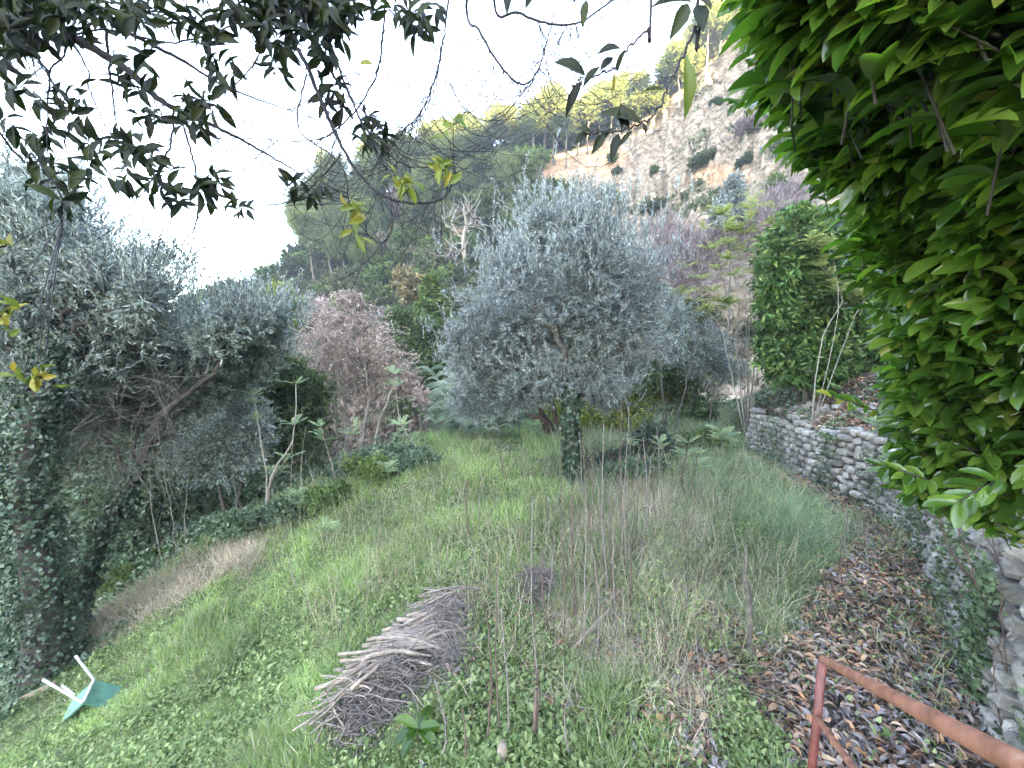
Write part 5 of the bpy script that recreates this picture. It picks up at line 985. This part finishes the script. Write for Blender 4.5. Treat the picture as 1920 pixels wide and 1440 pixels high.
# mounds of dark stones with brambles right of the olive
def mound(px, py, rx, h, lab):
    c = Wg(px, py); root = thing('brush_heap', lab, 'brush heap', c); g = Geo(); gl = Geo()
    for k in range(16):
        u = R.normal(size=2) * .35; x = c[0] + u[0] * rx; y = c[1] + u[1] * rx * .7; z = float(G(x, y)) + h * math.exp(-(u @ u) * 1.6) * R.uniform(.3, 1); stone(g, np.array([x, y, z]), R.normal(size=2), R.uniform(.1, .22), R.uniform(.08, .18), R.uniform(.07, .14))
    n = 2600; u = R.normal(size=(n, 2)) * .5; x = c[0] + u[:, 0] * rx; y = c[1] + u[:, 1] * rx * .7; z = G(x, y) + h * 1.25 * np.exp(-(u ** 2).sum(1) * 1.5) * R.uniform(.2, 1.15, n); s = R.uniform(.05, .1, n)
    scatter(gl, T_HEART, np.stack([x, y, z], -1), R.normal(size=(n, 3)), R.normal(size=(n, 3)) * .6 + [0, 0, 1], s, s * .7)
    m_ = 420; u = R.normal(size=(m_, 2)) * .45; A = np.stack([c[0] + u[:, 0] * rx, c[1] + u[:, 1] * rx * .7, 0 * u[:, 0]], -1); A[:, 2] = G(A[:, 0], A[:, 1]) + h * np.exp(-(u ** 2).sum(1) * 1.5) * R.random(m_); D = R.normal(size=(m_, 3)) * [.3, .3, .22]; twigs(g, A - D, A + R.normal(size=(m_, 3)) * .05, A + D, .006, .002); fit(g, 'brush', M['bark_d'], root); fit(gl, 'brambles', M['ivy'], root)
mound(1220, 860, .8, .75, 'dark heap of brush and stones overgrown with brambles right of the olive trunk')
mound(1150, 880, .6, .35, 'low dark brush heap between the olive trunk and the bramble covered heap')
# ------------------------------------------------------------------ upturned chair
def chair():
    Cn = Wg(199, 1334) + [0, 0, .03]; E = Wg(112, 1360) + [0, 0, .02]
    Yc = Cn[1]
    A = W(176.5, 1275, Yc + .12); D = W(156, 1318, Yc - .12); B = W(230, 1287, Yc + .30); Cn = W(199, 1327, Yc + .05); E = W(113, 1357, E[1] + .0)
    Fp = E + (A - D)
    root = thing('chair', 'small green chair with white legs lying upside down on the grass at lower left', 'chair', (A + D) / 2 - [0, 0, .2])
    def slab(P, th, name, mat):
        P = np.array(P); n = unit(np.cross(P[1] - P[0], P[3] - P[0])); g = Geo(); m = 6; V = []
        for s in (0, 1):
            for i in range(m + 1):
                for j in range(m + 1):
                    u, v = i / m, j / m; q = P[0] * (1 - u) * (1 - v) + P[1] * u * (1 - v) + P[2] * u * v + P[3] * (1 - u) * v
                    V.append(q + n * (th * s + .02 * math.sin(math.pi * u) * math.sin(math.pi * v)))
        q = []; o = (m + 1) ** 2; ix = lambda i, j: i * (m + 1) + j
        for i in range(m):
            for j in range(m): q += [[ix(i, j), ix(i + 1, j), ix(i + 1, j + 1), ix(i, j + 1)], [o + ix(i, j), o + ix(i, j + 1), o + ix(i + 1, j + 1), o + ix(i + 1, j)]]
        for i in range(m): q += [[ix(i, 0), o + ix(i, 0), o + ix(i + 1, 0), ix(i + 1, 0)], [ix(i, m), ix(i + 1, m), o + ix(i + 1, m), o + ix(i, m)], [ix(0, i), ix(0, i + 1), o + ix(0, i + 1), o + ix(0, i)], [ix(m, i), o + ix(m, i), o + ix(m, i + 1), ix(m, i + 1)]]
        g.add(V, q, 0, False); fit(g, name, mat, root)
    slab([A, B, Cn, D], .022, 'seat', M['teal']); slab([Fp, A, D, E], .022, 'backrest', M['teal'])
    g = Geo(); f1 = W(142, 1230, Yc + .05); f2 = W(80, 1274, Yc - .22); up = np.array([0, 0, .012])
    tube(g, bez([f1, f1 * .1 + A * .9 + up * 0, A + up], 8), .013, 8); fit(g, 'leg', M['white'], root)
    g = Geo(); tube(g, bez([f2, f2 * .1 + D * .9, D + up], 8), .013, 8); fit(g, 'leg', M['white'], root)
    g = Geo(); tube(g, [A + up, (A + D) / 2 + up, D + up], .013, 8); fit(g, 'crossbar', M['white'], root)
    g = Geo(); a = W(116, 1285, Yc - .1); tube(g, [a, (a + W(140, 1303, Yc - .13)) / 2, W(140, 1303, Yc - .13)], .012, 8); fit(g, 'leg', M['white'], root)
    g = Geo(); tube(g, [Cn + [-.03, 0, -.03], Cn + [0, 0, 0], Cn + [.02, 0, .02]], .014, 8); fit(g, 'leg', M['white'], root)
chair()
# ------------------------------------------------------------------ rusty handrail
def railing():
    top = W(1543, 1236, 1.98); base = np.array([top[0] - .0, top[1], float(G(top[0], top[1])) - .1]); low = W(1530, 1352, 1.96); low = np.array([top[0], top[1], low[2]])
    end = W(1990, 1475, .47); root = thing('handrail', 'rusty red brown metal handrail with a bent corner at the bottom right', 'handrail', base)
    g = Geo(); tube(g, [base, (base + top) / 2, top - [0, 0, .0]], .0215, 14); fit(g, 'post', M['rust_d'], root)
    d = unit(end - top)
    g = Geo(); tube(g, bez([top - d * .012, top + (end - top) * .5, end + d * .5], 24), .0205, 14); fit(g, 'top_rail', M['rust'], root)
    e2 = low + (end + d * .5 - top); g = Geo(); tube(g, bez([low, (low + e2) / 2, e2], 16), .015, 12); fit(g, 'lower_rail', M['rust'], root)
railing()
# young big leaved plant by the woodpile
def bigleaf():
    b = Wg(785, 1405); root = thing('broad_leaved_plant', 'dark plant with a few large drooping leaves at the foot of the woodpile', 'plant', b); g = Geo(); gl = Geo(); n = 9
    a = np.linspace(0, 6.28, n) + R.normal(size=n) * .2; tube(g, [b, b + [0, 0, .1], b + [0.01, 0, .2]], [.008, .007, .005], 6)
    scatter(gl, T_LAUREL, np.repeat([b + [0, 0, .17]], n, 0), np.stack([np.cos(a), np.sin(a), R.uniform(-.2, .3, n)], -1), np.tile([0, 0, 1.], (n, 1)), R.uniform(.16, .26, n), .08, 0, True)
    fit(g, 'stem', M['bark_d'], root); fit(gl, 'leaves', M['laurel'], root)
bigleaf()
def haze():
    g = Geo(); x0, x1, y0, y1, z0, z1 = -260, 260, -170, 260, -11, 132
    V = [[x, y, z] for z in (z0, z1) for x, y in ((x0, y0), (x1, y0), (x1, y1), (x0, y1))]
    g.add(V, [[0, 3, 2, 1], [4, 5, 6, 7], [0, 1, 5, 4], [1, 2, 6, 5], [2, 3, 7, 6], [3, 0, 4, 7]])
    m = bpy.data.materials.new('haze'); m.use_nodes = True; nt = m.node_tree; nt.nodes.remove(nt.nodes['Principled BSDF'])
    v = nt.nodes.new('ShaderNodeVolumePrincipled'); v.inputs['Density'].default_value = .0013; v.inputs['Color'].default_value = (1, .99, .97, 1); v.inputs['Anisotropy'].default_value = .3
    nt.links.new(v.outputs[0], nt.nodes['Material Output'].inputs['Volume'])
    tag(g.build('haze', m), 'pale autumn haze over the valley', 'haze', kind='stuff')
haze()
